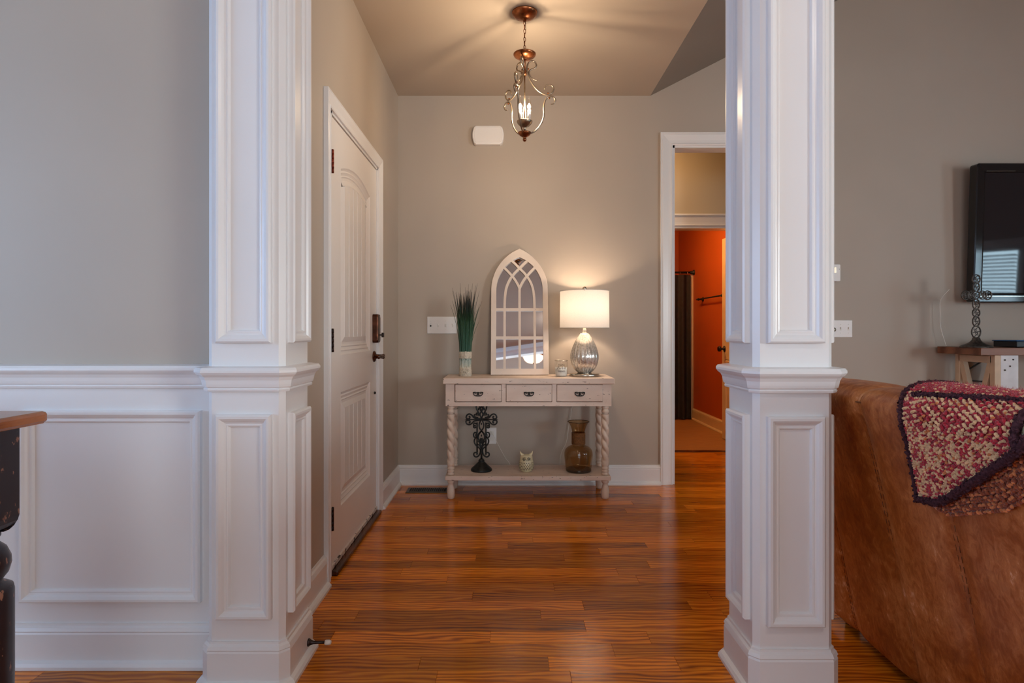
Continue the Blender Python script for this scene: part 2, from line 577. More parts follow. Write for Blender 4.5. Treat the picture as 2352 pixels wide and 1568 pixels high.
def thing(name, loc, label, cat, group=None, rz=0.0, kind=None):
    o = bpy.data.objects.new(name, None)
    o.empty_display_size = 0.05
    o.location = loc
    o.rotation_euler = (0, 0, rz)
    COL.objects.link(o)
    return tag(o, label, cat, group, kind)

def struct(o, label=None):
    o['kind'] = 'structure'
    if label: o['label'] = label
    return o

def link_copy(o, parent, loc=None):
    c = o.copy()
    COL.objects.link(c)
    c.parent = parent
    if loc is not None:
        c.location = loc
    return c

def catmull(pts, k=6, closed=False):
    pts = [Vector(p) for p in pts]
    n = len(pts)
    out = []
    rng = n if closed else n - 1
    for i in range(rng):
        p0 = pts[(i - 1) % n] if (closed or i > 0) else pts[i]
        p1 = pts[i]
        p2 = pts[(i + 1) % n]
        p3 = pts[(i + 2) % n] if (closed or i < n - 2) else p2
        for j in range(k):
            t = j / k
            out.append(0.5 * ((2 * p1) + (p2 - p0) * t + (2 * p0 - 5 * p1 + 4 * p2 - p3) * t * t + (3 * p1 - p0 - 3 * p2 + p3) * t ** 3))
    if not closed:
        out.append(pts[-1])
    return out

def lamp_light(name, parent, loc, watts, col, radius):
    d = bpy.data.lights.new(name, 'POINT')
    d.energy = watts; d.color = col; d.shadow_soft_size = radius
    o = bpy.data.objects.new(name, d)
    COL.objects.link(o); o.parent = parent; o.location = loc
    return o

def XZ(y):                       # plan of a wall facing -Y: u = x, v = z, h towards the viewer
    return lambda u, v, h: (u, y - h, v)
def YZ(x, s=1):                  # wall facing +X (s=1) or -X (s=-1)
    return lambda u, v, h: (x + s * h, u, v)
def XY(u, v, h):
    return (u, v, h)

# ------------------------------------------------------------------ the setting
BACK = 4.24          # entry back wall
LEFT = -0.78         # wall with the front door
DIN = 1.945          # wainscot wall
CEIL = 2.74
FLAT = 1.0           # flat ceiling stops here, the vault rises to the right
PITCH = 0.51
RIDGE = 3.3
RIGHT = 5.6
REAR = -5.2
FARL = -3.6
HALL = 5.36
def vault(x):
    if x <= FLAT: return CEIL
    return CEIL + PITCH * (min(x, RIDGE) - FLAT) - PITCH * max(0, x - RIDGE)

# floor with individual oak planks
fl = MB()
fl.box((FARL - .1, REAR - .1, -0.08), (RIGHT + .1, 5.42, -0.004))
floor = struct(fl.build('floor', 'oak_floor'), 'glossy red-brown oak strip floor')
PW = 0.083
lens = [0.42, 0.56, 0.7, 0.83, 0.97, 1.1, 1.25]
plank_me = {}
for L in lens:
    b_ = MB()
    b_.box((0, 0.0004, -0.012), (L - 0.0008, PW - 0.0004, 0.0), 0)
    vs = b_.v
    b2 = MB()
    c = 0.0007
    x0, x1, y0, y1 = 0.0003, L - 0.0003, 0.0003, PW - 0.0003
    vv = [(x0, y0, -.012), (x1, y0, -.012), (x1, y1, -.012), (x0, y1, -.012),
          (x0, y0, -c), (x1, y0, -c), (x1, y1, -c), (x0, y1, -c),
          (x0 + c, y0 + c, 0), (x1 - c, y0 + c, 0), (x1 - c, y1 - c, 0), (x0 + c, y1 - c, 0)]
    ff = [(0, 1, 5, 4), (1, 2, 6, 5), (2, 3, 7, 6), (3, 0, 4, 7), (4, 5, 9, 8), (5, 6, 10, 9), (6, 7, 11, 10), (7, 4, 8, 11), (8, 9, 10, 11)]
    me = bpy.data.meshes.new('plank')
    me.from_pydata(vv, [], ff)
    me.materials.append(MATS['oak_plank'])
    plank_me[L] = me
rng = random.Random(11)
def lay_rows(y0, y1, xa, xb):
    y = y0
    while y < y1 - 0.01:
        x = xa - rng.choice(lens) * rng.random() * 0.8
        while x < xb:
            L = rng.choice(lens)
            o = bpy.data.objects.new('plank', plank_me[L])
            COL.objects.link(o)
            o.parent = floor
            o.location = (x, y, 0)
            x += L
        y += PW
lay_rows(1.25, 1.25 + PW * 8, -2.2, 2.3)
lay_rows(1.25 + PW * 8, BACK, LEFT + 0.02, 2.2)
lay_rows(1.25 + PW * 37, HALL + 0.01, 1.0, 2.4)

# bathroom floor beyond the hall
bf = MB(); bf.box((1.0, 5.42, -0.08), (2.4, 8.1, 0.002))
struct(bf.build('floor_bath', 'bath_floor'), 'light brown wood-look bathroom floor')
tr = MB(); tr.box((1.38, 5.36, -0.01), (2.2, 5.43, 0.006), 0.003)
struct(tr.build('trim_6', 'threshold_wood'))

# walls
w = MB()
w.prism([(DIN + .115, 0), (2.631, 0), (2.631, CEIL), (DIN + .115, CEIL)], YZ(LEFT, -1), 0, .14)
w.prism([(3.585, 0), (BACK + .12, 0), (BACK + .12, CEIL), (3.585, CEIL)], YZ(LEFT, -1), 0, .14)
w.prism([(2.631, 2.054), (3.585, 2.054), (3.585, CEIL), (2.631, CEIL)], YZ(LEFT, -1), 0, .14)
struct(w.build('wall_left', 'wall_paint'), 'greige wall around the white front door')

OX0, OX1, OZ = 1.157, 2.12, 2.39      # cased opening to the hall
w = MB()
F = lambda u, v, h: (u, BACK + h, v)
w.prism([(LEFT - .14, 0), (OX0, 0), (OX0, vault(OX0)), (FLAT, CEIL), (LEFT - .14, CEIL)], F, 0, .12)
w.prism([(OX0, OZ), (OX1, OZ), (OX1, vault(OX1)), (OX0, vault(OX0))], F, 0, .12)
w.prism([(OX1, 0), (RIGHT, 0), (RIGHT, vault(RIGHT)), (RIDGE, vault(RIDGE)), (OX1, vault(OX1))], F, 0, .12)
struct(w.build('wall_back', 'wall_paint'), 'greige back wall behind the console table and television')

w = MB()
w.box((FARL, DIN, 0), (-0.92, DIN + .115, 0.93), mi=1)
w.box((FARL, DIN, 0.93), (-0.92, DIN + .115, CEIL))
struct(w.build('wall_dining', ['wall_paint', 'trim_white']), 'greige wall above white wainscot')

w = MB()                                # far left wall with a window
w.box((FARL - .12, REAR, 0), (FARL, -1.1, CEIL)); w.box((FARL - .12, 1.3, 0), (FARL, DIN + .1, CEIL))
w.box((FARL - .12, -1.1, 0), (FARL, 1.3, 0.7)); w.box((FARL - .12, -1.1, 2.3), (FARL, 1.3, CEIL))
struct(w.build('wall_far_left', 'wall_paint'))
w = MB()                                # right wall with a window, plus a second opening added for more light
w.box((RIGHT, REAR, 0), (RIGHT + .12, -3.2, CEIL + .1)); w.box((RIGHT, -1.4, 0), (RIGHT + .12, 0.65, CEIL + .1)); w.box((RIGHT, -3.2, 0), (RIGHT + .12, -1.4, .8)); w.box((RIGHT, -3.2, 2.2), (RIGHT + .12, -1.4, CEIL + .1)); w.box((RIGHT, 1.65, 0), (RIGHT + .12, BACK + .12, CEIL + .1))
w.box((RIGHT, 0.65, 0), (RIGHT + .12, 1.65, 0.62)); w.box((RIGHT, 0.65, 1.82), (RIGHT + .12, 1.65, CEIL + .1))
struct(w.build('wall_right', 'wall_paint'))
w = MB()                                # rear wall behind the camera, with a wide window
F = lambda u, v, h: (u, REAR - h, v)
w.prism([(FARL, 0), (-1.1, 0), (-1.1, CEIL), (FARL, CEIL)], F, 0, .12)
w.prism([(-1.1, 0), (2.7, 0), (2.7, 0.6), (-1.1, 0.6)], F, 0, .12)
w.prism([(-1.1, 2.55), (2.7, 2.55), (2.7, vault(2.7)), (FLAT, CEIL), (-1.1, CEIL)], F, 0, .12)
w.prism([(2.7, 0), (RIGHT, 0), (RIGHT, vault(RIGHT)), (RIDGE, vault(RIDGE)), (2.7, vault(2.7))], F, 0, .12)
struct(w.build('wall_rear', 'wall_paint'))

# ceilings
c = MB(); c.box((FARL - .1, REAR - .1, CEIL), (FLAT, BACK, CEIL + .1))
struct(c.build('ceiling', 'ceiling_paint'), 'flat beige entry ceiling')
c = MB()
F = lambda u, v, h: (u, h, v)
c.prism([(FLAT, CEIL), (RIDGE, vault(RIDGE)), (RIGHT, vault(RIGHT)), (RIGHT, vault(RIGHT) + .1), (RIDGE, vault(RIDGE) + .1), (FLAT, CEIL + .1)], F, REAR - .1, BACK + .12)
struct(c.build('ceiling_vault', 'vault_dark'), 'sloped ceiling rising to the right of the entry')

# hall and bathroom shell
w = MB()
w.box((0.5, HALL, 0), (1.40, HALL + .12, CEIL)); w.box((2.18, HALL, 0), (3.0, HALL + .12, CEIL)); w.box((1.40, HALL, 2.017), (2.18, HALL + .12, CEIL))
w.box((3.0, BACK + .12, 0), (3.1, HALL + .12, CEIL)); w.box((0.4, BACK + .12, 0), (0.5, HALL + .12, CEIL))
struct(w.build('wall_hall', 'hall_wall_paint'), 'tan hall wall above the bathroom doorway')
c = MB(); c.box((0.4, BACK + .12, CEIL), (3.1, HALL + .12, CEIL + .1))
struct(c.build('ceiling_hall', 'ceiling_paint'))
BX = 2.265
w = MB(); w.box((BX, HALL + .12, 0), (BX + .1, 8.0, 2.44)); w.box((1.1, 8.0, 0), (BX + .1, 8.1, 2.44)); w.box((1.0, HALL + .12, 0), (1.1, 8.1, 2.44))
struct(w.build('wall_bath', 'orange_wall'), 'burnt orange bathroom walls')
c = MB(); c.box((1.0, HALL + .12, 2.44), (BX + .1, 8.1, 2.54))
struct(c.build('ceiling_bath', 'ceiling_paint'))

# moulding profiles: (out from the wall, height)
BASE = [(0, 0), (.033, 0), (.033, .010), (.027, .019), (.016, .024), (.016, .106), (.0135, .112), (.0165, .116), (.0125, .126), (.006, .131), (.0055, .138), (0, .138)]
RAIL = [(0, .898), (.013, .898), (.015, .904), (.012, .908), (.017, .912), (.019, .920), (.021, .932), (.026, .942), (.034, .949), (.039, .956), (.039, .963), (.034, .970), (.012, .974), (0, .974)]
PANEL = [(0, 0), (0, .016), (-.005, .021), (-.012, .021), (-.019, .016), (-.024, .010), (-.029, .0085), (-.032, .0095), (-.036, .0085), (-.039, .003), (-.040, 0)]
CASING = [(0, 0), (0, .010), (.006, .013), (.011, .010), (.024, .012), (.042, .017), (.052, .020), (.056, .018), (.060, .021), (.064, .020), (.064, 0)]

def run_wall(p0, p1, prof, name, mat='trim_white', parent=None):
    """profile extruded from p0 to p1 (plan points), wall on the left-hand side reversed: out = right of travel"""
    b = MB()
    b.ring([p0, p1], prof, XY, closed=False)
    return b.build(name, mat, parent)

struct(run_wall((LEFT, 2.06), (LEFT, 2.536), BASE, 'baseboard_left'))
struct(run_wall((LEFT, 3.642), (LEFT, BACK), BASE, 'baseboard_left_far'))
struct(run_wall((LEFT, BACK), (OX0 - .088, BACK), BASE, 'baseboard_back'))
struct(run_wall((OX1 + .088, BACK), (RIGHT, BACK), BASE, 'baseboard_living'))
struct(run_wall((FARL, DIN), (-0.92, DIN), BASE, 'baseboard_dining'))
struct(run_wall((FARL, DIN), (-0.92, DIN), RAIL, 'trim_1'), 'white chair rail on the dining wall')
struct(run_wall((BX, 8.0), (BX, HALL + .12), BASE, 'baseboard_bath', 'tub_trim'))

def rect(u0, v0, u1, v1):
    return [(u0, v0), (u1, v0), (u1, v1), (u0, v1)]
for k, (xa, xb) in enumerate([(-1.573, -0.991), (-2.31, -1.728), (-3.05, -2.47)]):
    b = MB(); b.ring(rect(xa, .208, xb, .825), PANEL, XZ(DIN))
    struct(b.build('trim_%d' % (2 + k if k == 0 else 20 + k), 'trim_white'), 'white rectangular picture-frame moulding on the wainscot' if k == 0 else None)

# cased opening to the hall
b = MB()
CAS9 = [(d * 1.375, h) for d, h in CASING]
b.ring([(OX1, 0), (OX1, OZ), (OX0, OZ), (OX0, 0)][::-1], [(-d, h) for d, h in CAS9], XZ(BACK), closed=False)
b.box((OX0 - .002, BACK, 0), (OX0 + .016, BACK + .12, OZ)); b.box((OX1 - .016, BACK, 0), (OX1 + .002, BACK + .12, OZ))
b.box((OX0, BACK, OZ - .016), (OX1, BACK + .12, OZ + .002))
struct(b.build('trim_4', 'trim_white'), 'white cased opening into the hall')
# bathroom doorway trim
b = MB()
F2 = XZ(HALL)
b.ring([(1.40, 0), (1.40, 2.017), (2.18, 2.017), (2.18, 0)], [(-d, h) for d, h in CAS9], F2, closed=False)
b.box((1.40, HALL, 0), (1.42, HALL + .12, 2.017)); b.box((2.16, HALL, 0), (2.18, HALL + .12, 2.017)); b.box((1.40, HALL, 1.997), (2.18, HALL + .12, 2.017))
b.box((1.29, HALL - .034, 2.105), (2.29, HALL, 2.122), .004)
struct(b.build('trim_5', 'trim_white'), 'white head casing above the bathroom doorway')

# diagonal header with white crown behind the camera (seen in the arched mirror)
b = MB()
ax, ay = -2.6, -2.57
bx_, by_ = 1.0, -0.87
d = Vector((bx_ - ax, by_ - ay)).normalized(); nn = Vector((d.y, -d.x))
P = [(ax, ay), (bx_, by_)]
CROWN = [(0, 2.61), (.015, 2.61), (.015, 2.625), (.025, 2.63), (.03, 2.64), (.05, 2.66), (.08, 2.68), (.09, 2.71), (.095, 2.74), (0, 2.74)]
b.ring(P[::-1], CROWN, XY, closed=False)
b.ring(P, [(0, 2.61), (.10, 2.61), (.10, 2.74), (0, 2.74)], XY, closed=False)
struct(b.build('trim_7', 'trim_white'))

# ------------------------------------------------------------------ windows (behind and beside the camera)
def window(n, fn, u0, v0, u1, v1, cols, blinds=True):
    e = bpy.data.objects.new('window_%d' % n, None)
    COL.objects.link(e); struct(e)
    f = MB()
    f.ring(rect(u0, v0, u1, v1), [(0, .03), (.09, .03), (.09, 0), (0, -.0), (-.04, -.0), (-.04, -.1), (0, -.1)], fn)
    f.build('window_frame', 'trim_white', e)
    step = (u1 - u0) / cols
    for i in range(cols):
        g = MB(); g.prism(rect(u0 + step * i + .02, v0 + .03, u0 + step * (i + 1) - .02, v1 - .03), fn, -.075, -.07)
        g.build('pane', 'window_glass', e)
        if i:
            g = MB(); g.prism(rect(u0 + step * i - .03, v0, u0 + step * i + .03, v1), fn, -.1, 0)
            g.build('mullion', 'trim_white', e)
    if blinds:
        s = MB(); s.prism(rect(u0 + .05, -.001, u1 - .05, .001), lambda u, v, h: fn(u, v + h * 0.45, h), -.022, .022)
        first = None
        k = 0
        z = v0 + .06
        while z < v1 - .05:
            if first is None:
                first = s.build('blind_slat', 'blind_slat', e); o = first
            else:
                o = link_copy(first, e)
            o.location = (0, 0, z)
            z += .042
    return e
window(1, YZ(RIGHT, -1), 0.65, 0.62, 1.65, 1.82, 1)
window(4, YZ(RIGHT, -1), -3.2, 0.8, -1.4, 2.2, 2, False)  # unseen window added to let more light into the living room
window(2, YZ(FARL, 1), -1.1, 0.7, 1.3, 2.3, 2, False)
window(3, lambda u, v, h: (u, REAR + h, v), -1.1, 0.6, 2.7, 2.55, 3, False)

# ------------------------------------------------------------------ columns
def column(name, x0, x1, y0, y1, label, faces):
    e = thing(name, ((x0 + x1) / 2, (y0 + y1) / 2, 0), label, 'column')
    c = .016
    poly = [(x0 + c, y0), (x1 - c, y0), (x1, y0 + c), (x1, y1 - c), (x1 - c, y1), (x0 + c, y1), (x0, y1 - c), (x0, y0 + c)]
    s = MB(); s.prism(poly, XY, 0, CEIL); s.build('shaft', 'trim_white', e, True)
    s = MB(); s.ring(poly, BASE, XY); s.build('base', 'trim_white', e, True)
    s = MB(); s.ring(poly, RAIL, XY); s.build('chair_rail', 'trim_white', e, True)
    s = MB(); s.ring(poly, [(0, 2.56), (.02, 2.56), (.022, 2.60), (.05, 2.66), (.06, 2.70), (.06, 2.74)], XY); s.build('capital', 'trim_white', e, True)
    g = .034
    maps = {'front': (XZ(y0), x0 + g, x1 - g), 'right': (YZ(x1, 1), y0 + g, y1 - g), 'left': (YZ(x0, -1), y0 + g, y1 - g),
            'back': (lambda u, v, h: (u, y1 + h, v), x0 + g, x1 - g)}
    for f in faces:
        fn, a, b2 = maps[f]
        for za, zb in ((.208, .828), (1.045, 2.50)):
            s = MB(); s.ring(rect(a, za, b2, zb), PANEL, fn); s.build('panel_moulding', 'trim_white', e, True)
    return e
column('column', -0.920, -0.684, 1.83, 2.06, 'white panelled square column joined to the wainscot wall beside the front door', ['front', 'right'])
column('column', 0.731, 0.968, 1.785, 2.005, 'white panelled freestanding column next to the brown leather sofa', ['front', 'left', 'right', 'back'])

# ------------------------------------------------------------------ front door
dr = thing('door_1', (LEFT, 2.651, 0), None, None)
struct(dr, 'white two-panel front door with arched plank panel')
SX = LEFT - .005
b = MB()                                   # casing
b.ring([(2.600, 0), (2.600, 2.05), (3.578, 2.05), (3.578, 0)], [(-dd, h) for dd, h in CASING], YZ(LEFT, 1), closed=False)
b.build('casing', 'trim_white', dr, True)
b = MB()
b.box((LEFT - .14, 2.631, 0), (LEFT + .001, 2.649, 2.054)); b.box((LEFT - .14, 3.567, 0), (LEFT + .001, 3.585, 2.054)); b.box((LEFT - .14, 2.631, 2.038), (LEFT + .001, 3.585, 2.054))
b.box((LEFT - .14, 2.64, 0), (LEFT - .055, 2.662, 2.05)); b.box((LEFT - .14, 3.553, 0), (LEFT - .055, 3.575, 2.05)); b.box((LEFT - .14, 2.64, 2.02), (LEFT - .055, 3.575, 2.05))
b.build('jamb', 'trim_white', dr, True)
D0, D1 = 2.651, 3.565
PU0, PU1 = D0 + .160, D1 - .160
ZB, ZT = .034, 2.034
def arch_z(u, base, rise):
    t = (u - PU0) / (PU1 - PU0)
    return base + rise * (1 - (2 * t - 1) ** 2)
SEG = 20
us = [PU0 + (PU1 - PU0) * i / SEG for i in range(SEG + 1)]
b = MB()
fn = YZ(SX, 1)
b.prism(rect(D0, ZB, PU0, ZT), fn, -.044, 0); b.prism(rect(PU1, ZB, D1, ZT), fn, -.044, 0)
b.prism(rect(PU0, ZB, PU1, .264), fn, -.044, 0); b.prism(rect(PU0, .795, PU1, .9695), fn, -.044, 0)
for i in range(SEG):
    b.prism([(us[i], arch_z(us[i], 1.84, .05)), (us[i + 1], arch_z(us[i + 1], 1.84, .05)), (us[i + 1], ZT), (us[i], ZT)], fn, -.044, 0)
b.box((SX - .044, D0, ZB), (SX - .018, D1, ZT))
b.build('slab', 'door_white', dr, True)
STICK = [(0, 0), (-.006, -.005), (-.014, -.009), (-.020, -.006), (-.026, -.009), (-.034, -.012), (-.040, -.009), (-.046, -.013), (-.058, -.013), (-.082, -.0055), (-.0835, -.0055), (-.0838, -.016)]
up_poly = [(PU0, .9695), (PU1, .9695)] + [(u, arch_z(u, 1.84, .05)) for u in us[::-1]]
lo_poly = rect(PU0, .264, PU1, .795)
for poly, z0, arched in ((up_poly, .9695, True), (lo_poly, .264, False)):
    b = MB(); b.ring(poly, STICK, fn)
    pn = b.build('panel', 'door_white', dr, True)
    nb = 5
    ua, ub = PU0 + .084, PU1 - .084
    for i in range(nb):
        a, c2 = ua + (ub - ua) * i / nb, ua + (ub - ua) * (i + 1) / nb
        top = (lambda u: arch_z(u, 1.84, .05) - .0785) if arched else (lambda u: .795 - .0785)
        k = 4
        poly2 = [(a, z0 + .0785), (c2, z0 + .0785)] + [(c2 - (c2 - a) * j / k, top(c2 - (c2 - a) * j / k)) for j in range(k + 1)]
        b = MB(); b.ring(poly2, [(-.0002, -.016), (-.0012, -.0125), (-.0055, -.006)], fn, cap=True)
        o = b.build('board', 'door_white', None)
        o.parent = pn
        o.location = (-dr.location[0], -dr.location[1], -dr.location[2])
# hinges
for z, mt in ((1.83, 'hinge_copper'), (1.04, 'bronze_dark'), (.253, 'bronze_dark')):
    b = MB()
    for q in range(5):
        b.lathe([(.0065, z - .052 + q * .0208), (.0065, z - .052 + q * .0208 + .0196)], 10, (LEFT + .004, D0 - .001, 0))
    b.lathe([(.0045, z - .052), (.0045, z + .052)], 8, (LEFT + .004, D0 - .001, 0))
    b.box((LEFT - .005, D0 - .002, z - .052), (LEFT - .003, D0 + .010, z + .052))
    b.build('hinge', mt, dr, True)
# sill, sweep
b = MB(); b.box((LEFT - .14, 2.649, 0), (LEFT + .028, 3.567, .022), .006); b.build('threshold', 'threshold_wood', dr, True)
b = MB(); b.box((LEFT - .048, 2.653, .024), (LEFT + .002, 3.563, .044), .002); b.build('door_sweep', 'sweep_paint', dr, True)
# keypad deadbolt
lk = MB()
ly, lz = 3.500, 1.096
pl = [(ly - .036 + .012 * 0, lz - .083), (ly + .036, lz - .083), (ly + .036, lz + .083), (ly - .036, lz + .083)]
def rrect(u0, v0, u1, v1, r, k=5):
    out = []
    for cx, cy, a0 in ((u1 - r, v0 + r, -90), (u1 - r, v1 - r, 0), (u0 + r, v1 - r, 90), (u0 + r, v0 + r, 180)):
        for j in range(k + 1):
            a = R(a0 + 90 * j / k)
            out.append((cx + r * math.cos(a), cy + r * math.sin(a)))
    return out
lp = rrect(ly - .036, lz - .083, ly + .036, lz + .083, .016)
lk.ring(lp, [(0, 0), (0, .026), (-.003, .031), (-.008, .033)], fn, cap=True)
lock = lk.build('deadbolt', 'bronze', dr, True)
def sub(mb, name, mat, parent, root):
    o = mb.build(name, mat, None)
    o.parent = parent
    o.location = (-root.location[0], -root.location[1], -root.location[2])
    return o
b = MB(); b.prism(rect(ly - .030, lz - .004, ly + .030, lz - .002), fn, .032, .0338); sub(b, 'seam', 'bronze_dark', lock, dr)
b = MB(); b.lathe([(.011, 0), (.010, .012)], 12, (0, 0, 0)); 
b = MB(); b.box((SX + .032, ly + .002, lz - .042), (SX + .050, ly + .010, lz - .034), .002); b.box((SX + .046, ly - .008, lz - .052), (SX + .058, ly + .020, lz - .024), .003); sub(b, 'thumb_turn', 'bronze_dark', lock, dr)
b = MB(); b.ball((SX + .0335, ly + .016, lz + .068), .003); sub(b, 'indicator_light', 'rubber_tip', lock, dr)
# lever handle
hz = .933
MX = Matrix.Rotation(R(90), 3, 'Y')
b = MB(); b.lathe([(.033, 0), (.033, .004), (.030, .009), (.022, .012), (.013, .015), (.012, .045), (.014, .05), (.014, .06), (.010, .064), (0, .064)], 20, (SX, ly, hz), M=MX)
hd = b.build('handle', 'bronze', dr, True)
b = MB(); b.tube(catmull([(SX + .054, ly, hz), (SX + .056, ly - .03, hz + .002), (SX + .053, ly - .07, hz + .001), (SX + .050, ly - .10, hz - .004)], 5), [.010] * 6 + [.0085] * 5 + [.007] * 5, 10); sub(b, 'lever', 'bronze', hd, dr)
b = MB(); b.lathe([(.008, 0), (.008, .006), (.005, .01), (0, .01)], 12, (SX, ly + .01, .72), M=MX); b.build('door_peg', 'black_iron', dr, True)

# bathroom door standing open
e = thing('door_2', (2.14, 5.49, 0), None, None)
struct(e, 'pale bathroom door standing open')
b = MB(); b.box((2.14, 5.49, .01), (2.175, 6.02, 2.0), .002); b.build('slab', 'tub_trim', e, True)
for za, zb in ((.25, .80), (.98, 1.85)):
    b = MB(); b.ring(rect(5.58, za, 5.93, zb), [(0, 0), (-.006, -.0), (-.012, .008), (-.03, .006), (-.04, .001)], YZ(2.14, -1)); b.build('panel', 'tub_trim', e, True)
b = MB()
MXN = Matrix.Rotation(R(-90), 3, 'Y')
b.lathe([(.030, 0), (.030, .006), (.012, .010), (.011, .035), (.026, .042), (.029, .055), (.020, .066), (0, .068)], 16, (2.14, 5.95, .905), M=MXN)
b.build('knob', 'bronze_dark', e, True)

# ------------------------------------------------------------------ console table
TX0, TX1 = -0.403, 0.660
ct = thing('console_table', (0.128, 4.0, 0), 'distressed cream console table with three drawers and twisted legs', 'table')
b = MB(); b.box((-0.419, 3.825, .742), (0.677, 4.195, .781), .006); b.build('table_top', 'cream_chipped', ct, True)
AZ0, AZ1 = .600, .742
b = MB()                                   # apron with drawer openings left open
b.box((TX0, 3.85, AZ0), (TX0 + .057, 4.17, AZ1)); b.box((TX1 - .057, 3.85, AZ0), (TX1, 4.17, AZ1))
b.box((TX0 + .057, 4.15, AZ0), (TX1 - .057, 4.17, AZ1))
b.box((TX0 + .057, 3.85, AZ0), (TX1 - .057, 4.15, AZ0 + .026)); b.box((TX0 + .057, 3.85, AZ1 - .003), (TX1 - .057, 4.15, AZ1))
DR = [(-.344, -.0455), (-.0165, .2795), (.308, .604)]
b.box((DR[0][1], 3.85, AZ0 + .026), (DR[1][0], 4.14, AZ1 - .003)); b.box((DR[1][1], 3.85, AZ0 + .026), (DR[2][0], 4.14, AZ1 - .003))
b.build('apron', 'cream_chipped', ct, True)
def pull(mb, x, z, y):
    """small bail pull with two pierced wings"""
    S = .000485
    def P(u, v): return (x + u * S, y - .006, z - v * S)
    mb.tube(catmull([P(-66, -22), P(-40, -26), P(-15, -18), P(0, -26), P(15, -18), P(40, -26), P(66, -22)], 4), .0024, 6)
    for s in (-1, 1):
        mb.tube(catmull([P(66 * s, -22), P(55 * s, 4), P(36 * s, 22), P(0, 25)], 4), .0026, 6)
        mb.tube(catmull([P(52 * s, -20), P(34 * s, -6), P(24 * s, -18), P(40 * s, -24)], 4), .0020, 6)
        mb.tube(catmull([P(10 * s, -20), P(8 * s, 2), P(24 * s, 16), P(34 * s, 20)], 4), .0018, 6)
        mb.ball(P(52 * s, -20), .0036, 8)
    mb.tube([P(0, -24), P(0, 24)], .0028, 6)
    mb.ball(P(0, -4), .0042, 8)
for i, (xa, xb) in enumerate(DR):
    b = MB(); b.box((xa + .002, 3.845, AZ0 + .029), (xb - .002, 4.10, AZ1 - .005), .003)
    o = b.build('drawer', 'cream_chipped', ct, True)
    b = MB(); pull(b, (xa + xb) / 2, .678, 3.845)
    p_ = b.build('drawer_pull', 'black_iron', None); p_.parent = o; p_.location = -ct.location
def leg_mesh():
    b = MB()
    pr = [(.020, .600), (.0235, .592), (.0235, .584), (.018, .580), (.019, .577), (.0245, .570), (.0245, .558), (.018, .551), (.020, .546)]
    b.lathe(pr[::-1], 16)
    # rope-twist shaft
    z0, z1 = .235, .546
    n, seg = 90, 24
    vs, fs = [], []
    for j in range(n + 1):
        t = j / n
        z = z0 + (z1 - z0) * t
        ph = -t * 2 * math.pi * 2.35
        env = min(1, 9 * t, 9 * (1 - t))
        for k in range(seg):
            a = 2 * math.pi * k / seg
            w_ = abs(math.cos(a - ph)) ** 0.7
            r = .0262 - env * .0120 * (1 - w_)
            vs.append((r * math.cos(a), r * math.sin(a), z))
    for j in range(n):
        for k in range(seg):
            a, c2 = j * seg + k, j * seg + (k + 1) % seg
            fs.append((a, c2, c2 + seg, a + seg))
    b.add(vs, fs, True)
    b.lathe([(.0235, .154), (.0235, .166), (.019, .170), (.0245, .175), (.0245, .184), (.019, .188), (.0245, .193), (.0245, .203), (.019, .207), (.0235, .213), (.0245, .222), (.0235, .232), (.021, .237)], 16)
    b.lathe([(.017, 0), (.0215, .004), (.0245, .02), (.0255, .045), (.0235, .068), (.0185, .085), (.0165, .097), (.020, .102), (.0235, .108), (.0235, .117), (.019, .122), (.019, .154)], 16)
    return b
l0 = None
for lx, ly_ in ((-.372, 3.880), (.624, 3.880), (-.372, 4.135), (.624, 4.135)):
    if l0 is None:
        l0 = leg_mesh().build('leg', 'cream_leg', ct)
        o = l0
    else:
        o = link_copy(l0, ct)
    o.location = Vector((lx, ly_, 0)) - ct.location
b = MB(); b.box((-.406, 3.842, .124), (.656, 4.165, .153), .004); b.build('lower_shelf', 'cream_chipped', ct, True)

TOPZ = .781
# ------------------------------------------------------------------ arched window-style mirror
mr = thing('arched_mirror', (0.0763, 4.085, TOPZ), 'tall pointed-arch mirror in a whitewashed wooden window frame leaning on the wall', 'mirror')
mr.rotation_euler = (R(-9.9), 0, 0)
W2, HT = .197, .888
SPR = .590                                   # springing height of the arch
def arch_curve(half, spring, top, n=14):
    """right half of a pointed arch: from (half, spring) to (0, top)"""
    h = top - spring
    rad = (half * half + h * h) / (2 * half)
    cx = half - rad
    out = []
    a1 = math.atan2(h, -cx)
    for i in range(n + 1):
        a = a1 * i / n
        out.append((cx + rad * math.cos(a), spring + rad * math.sin(a)))
    return out
def arch_poly(half, z0, spring, top, n=14):
    r = arch_curve(half, spring, top, n)
    return [(-half, z0), (half, z0)] + r + [(-x, z) for x, z in r[::-1][1:]]
FM = lambda u, v, h: (u, -h, v)
outer = arch_poly(W2, 0, SPR, HT)
inner = arch_poly(W2 - .036, .042, SPR, HT - .062)
b = MB()                                     # frame body: outer wall, face, inner wall
n_ = len(outer)
b.ring(outer, [(0, 0), (0, .020), (-.002, .022)], FM)
vs = [FM(x, z, .022) for x, z in offset_poly(outer, -.002)] + [FM(x, z, .022) for x, z in inner] + [FM(x, z, .004) for x, z in inner]
fs = [(i, (i + 1) % n_, n_ + (i + 1) % n_, n_ + i) for i in range(n_)] + [(n_ + i, n_ + (i + 1) % n_, 2 * n_ + (i + 1) % n_, 2 * n_ + i) for i in range(n_)]
b.add(vs, fs)
b.build('frame', 'mirror_frame_paint', mr)
b = MB(); b.prism(offset_poly(outer, -.004), FM, 0.0, .006); b.build('mirror_glass', 'mirror_silver', mr)
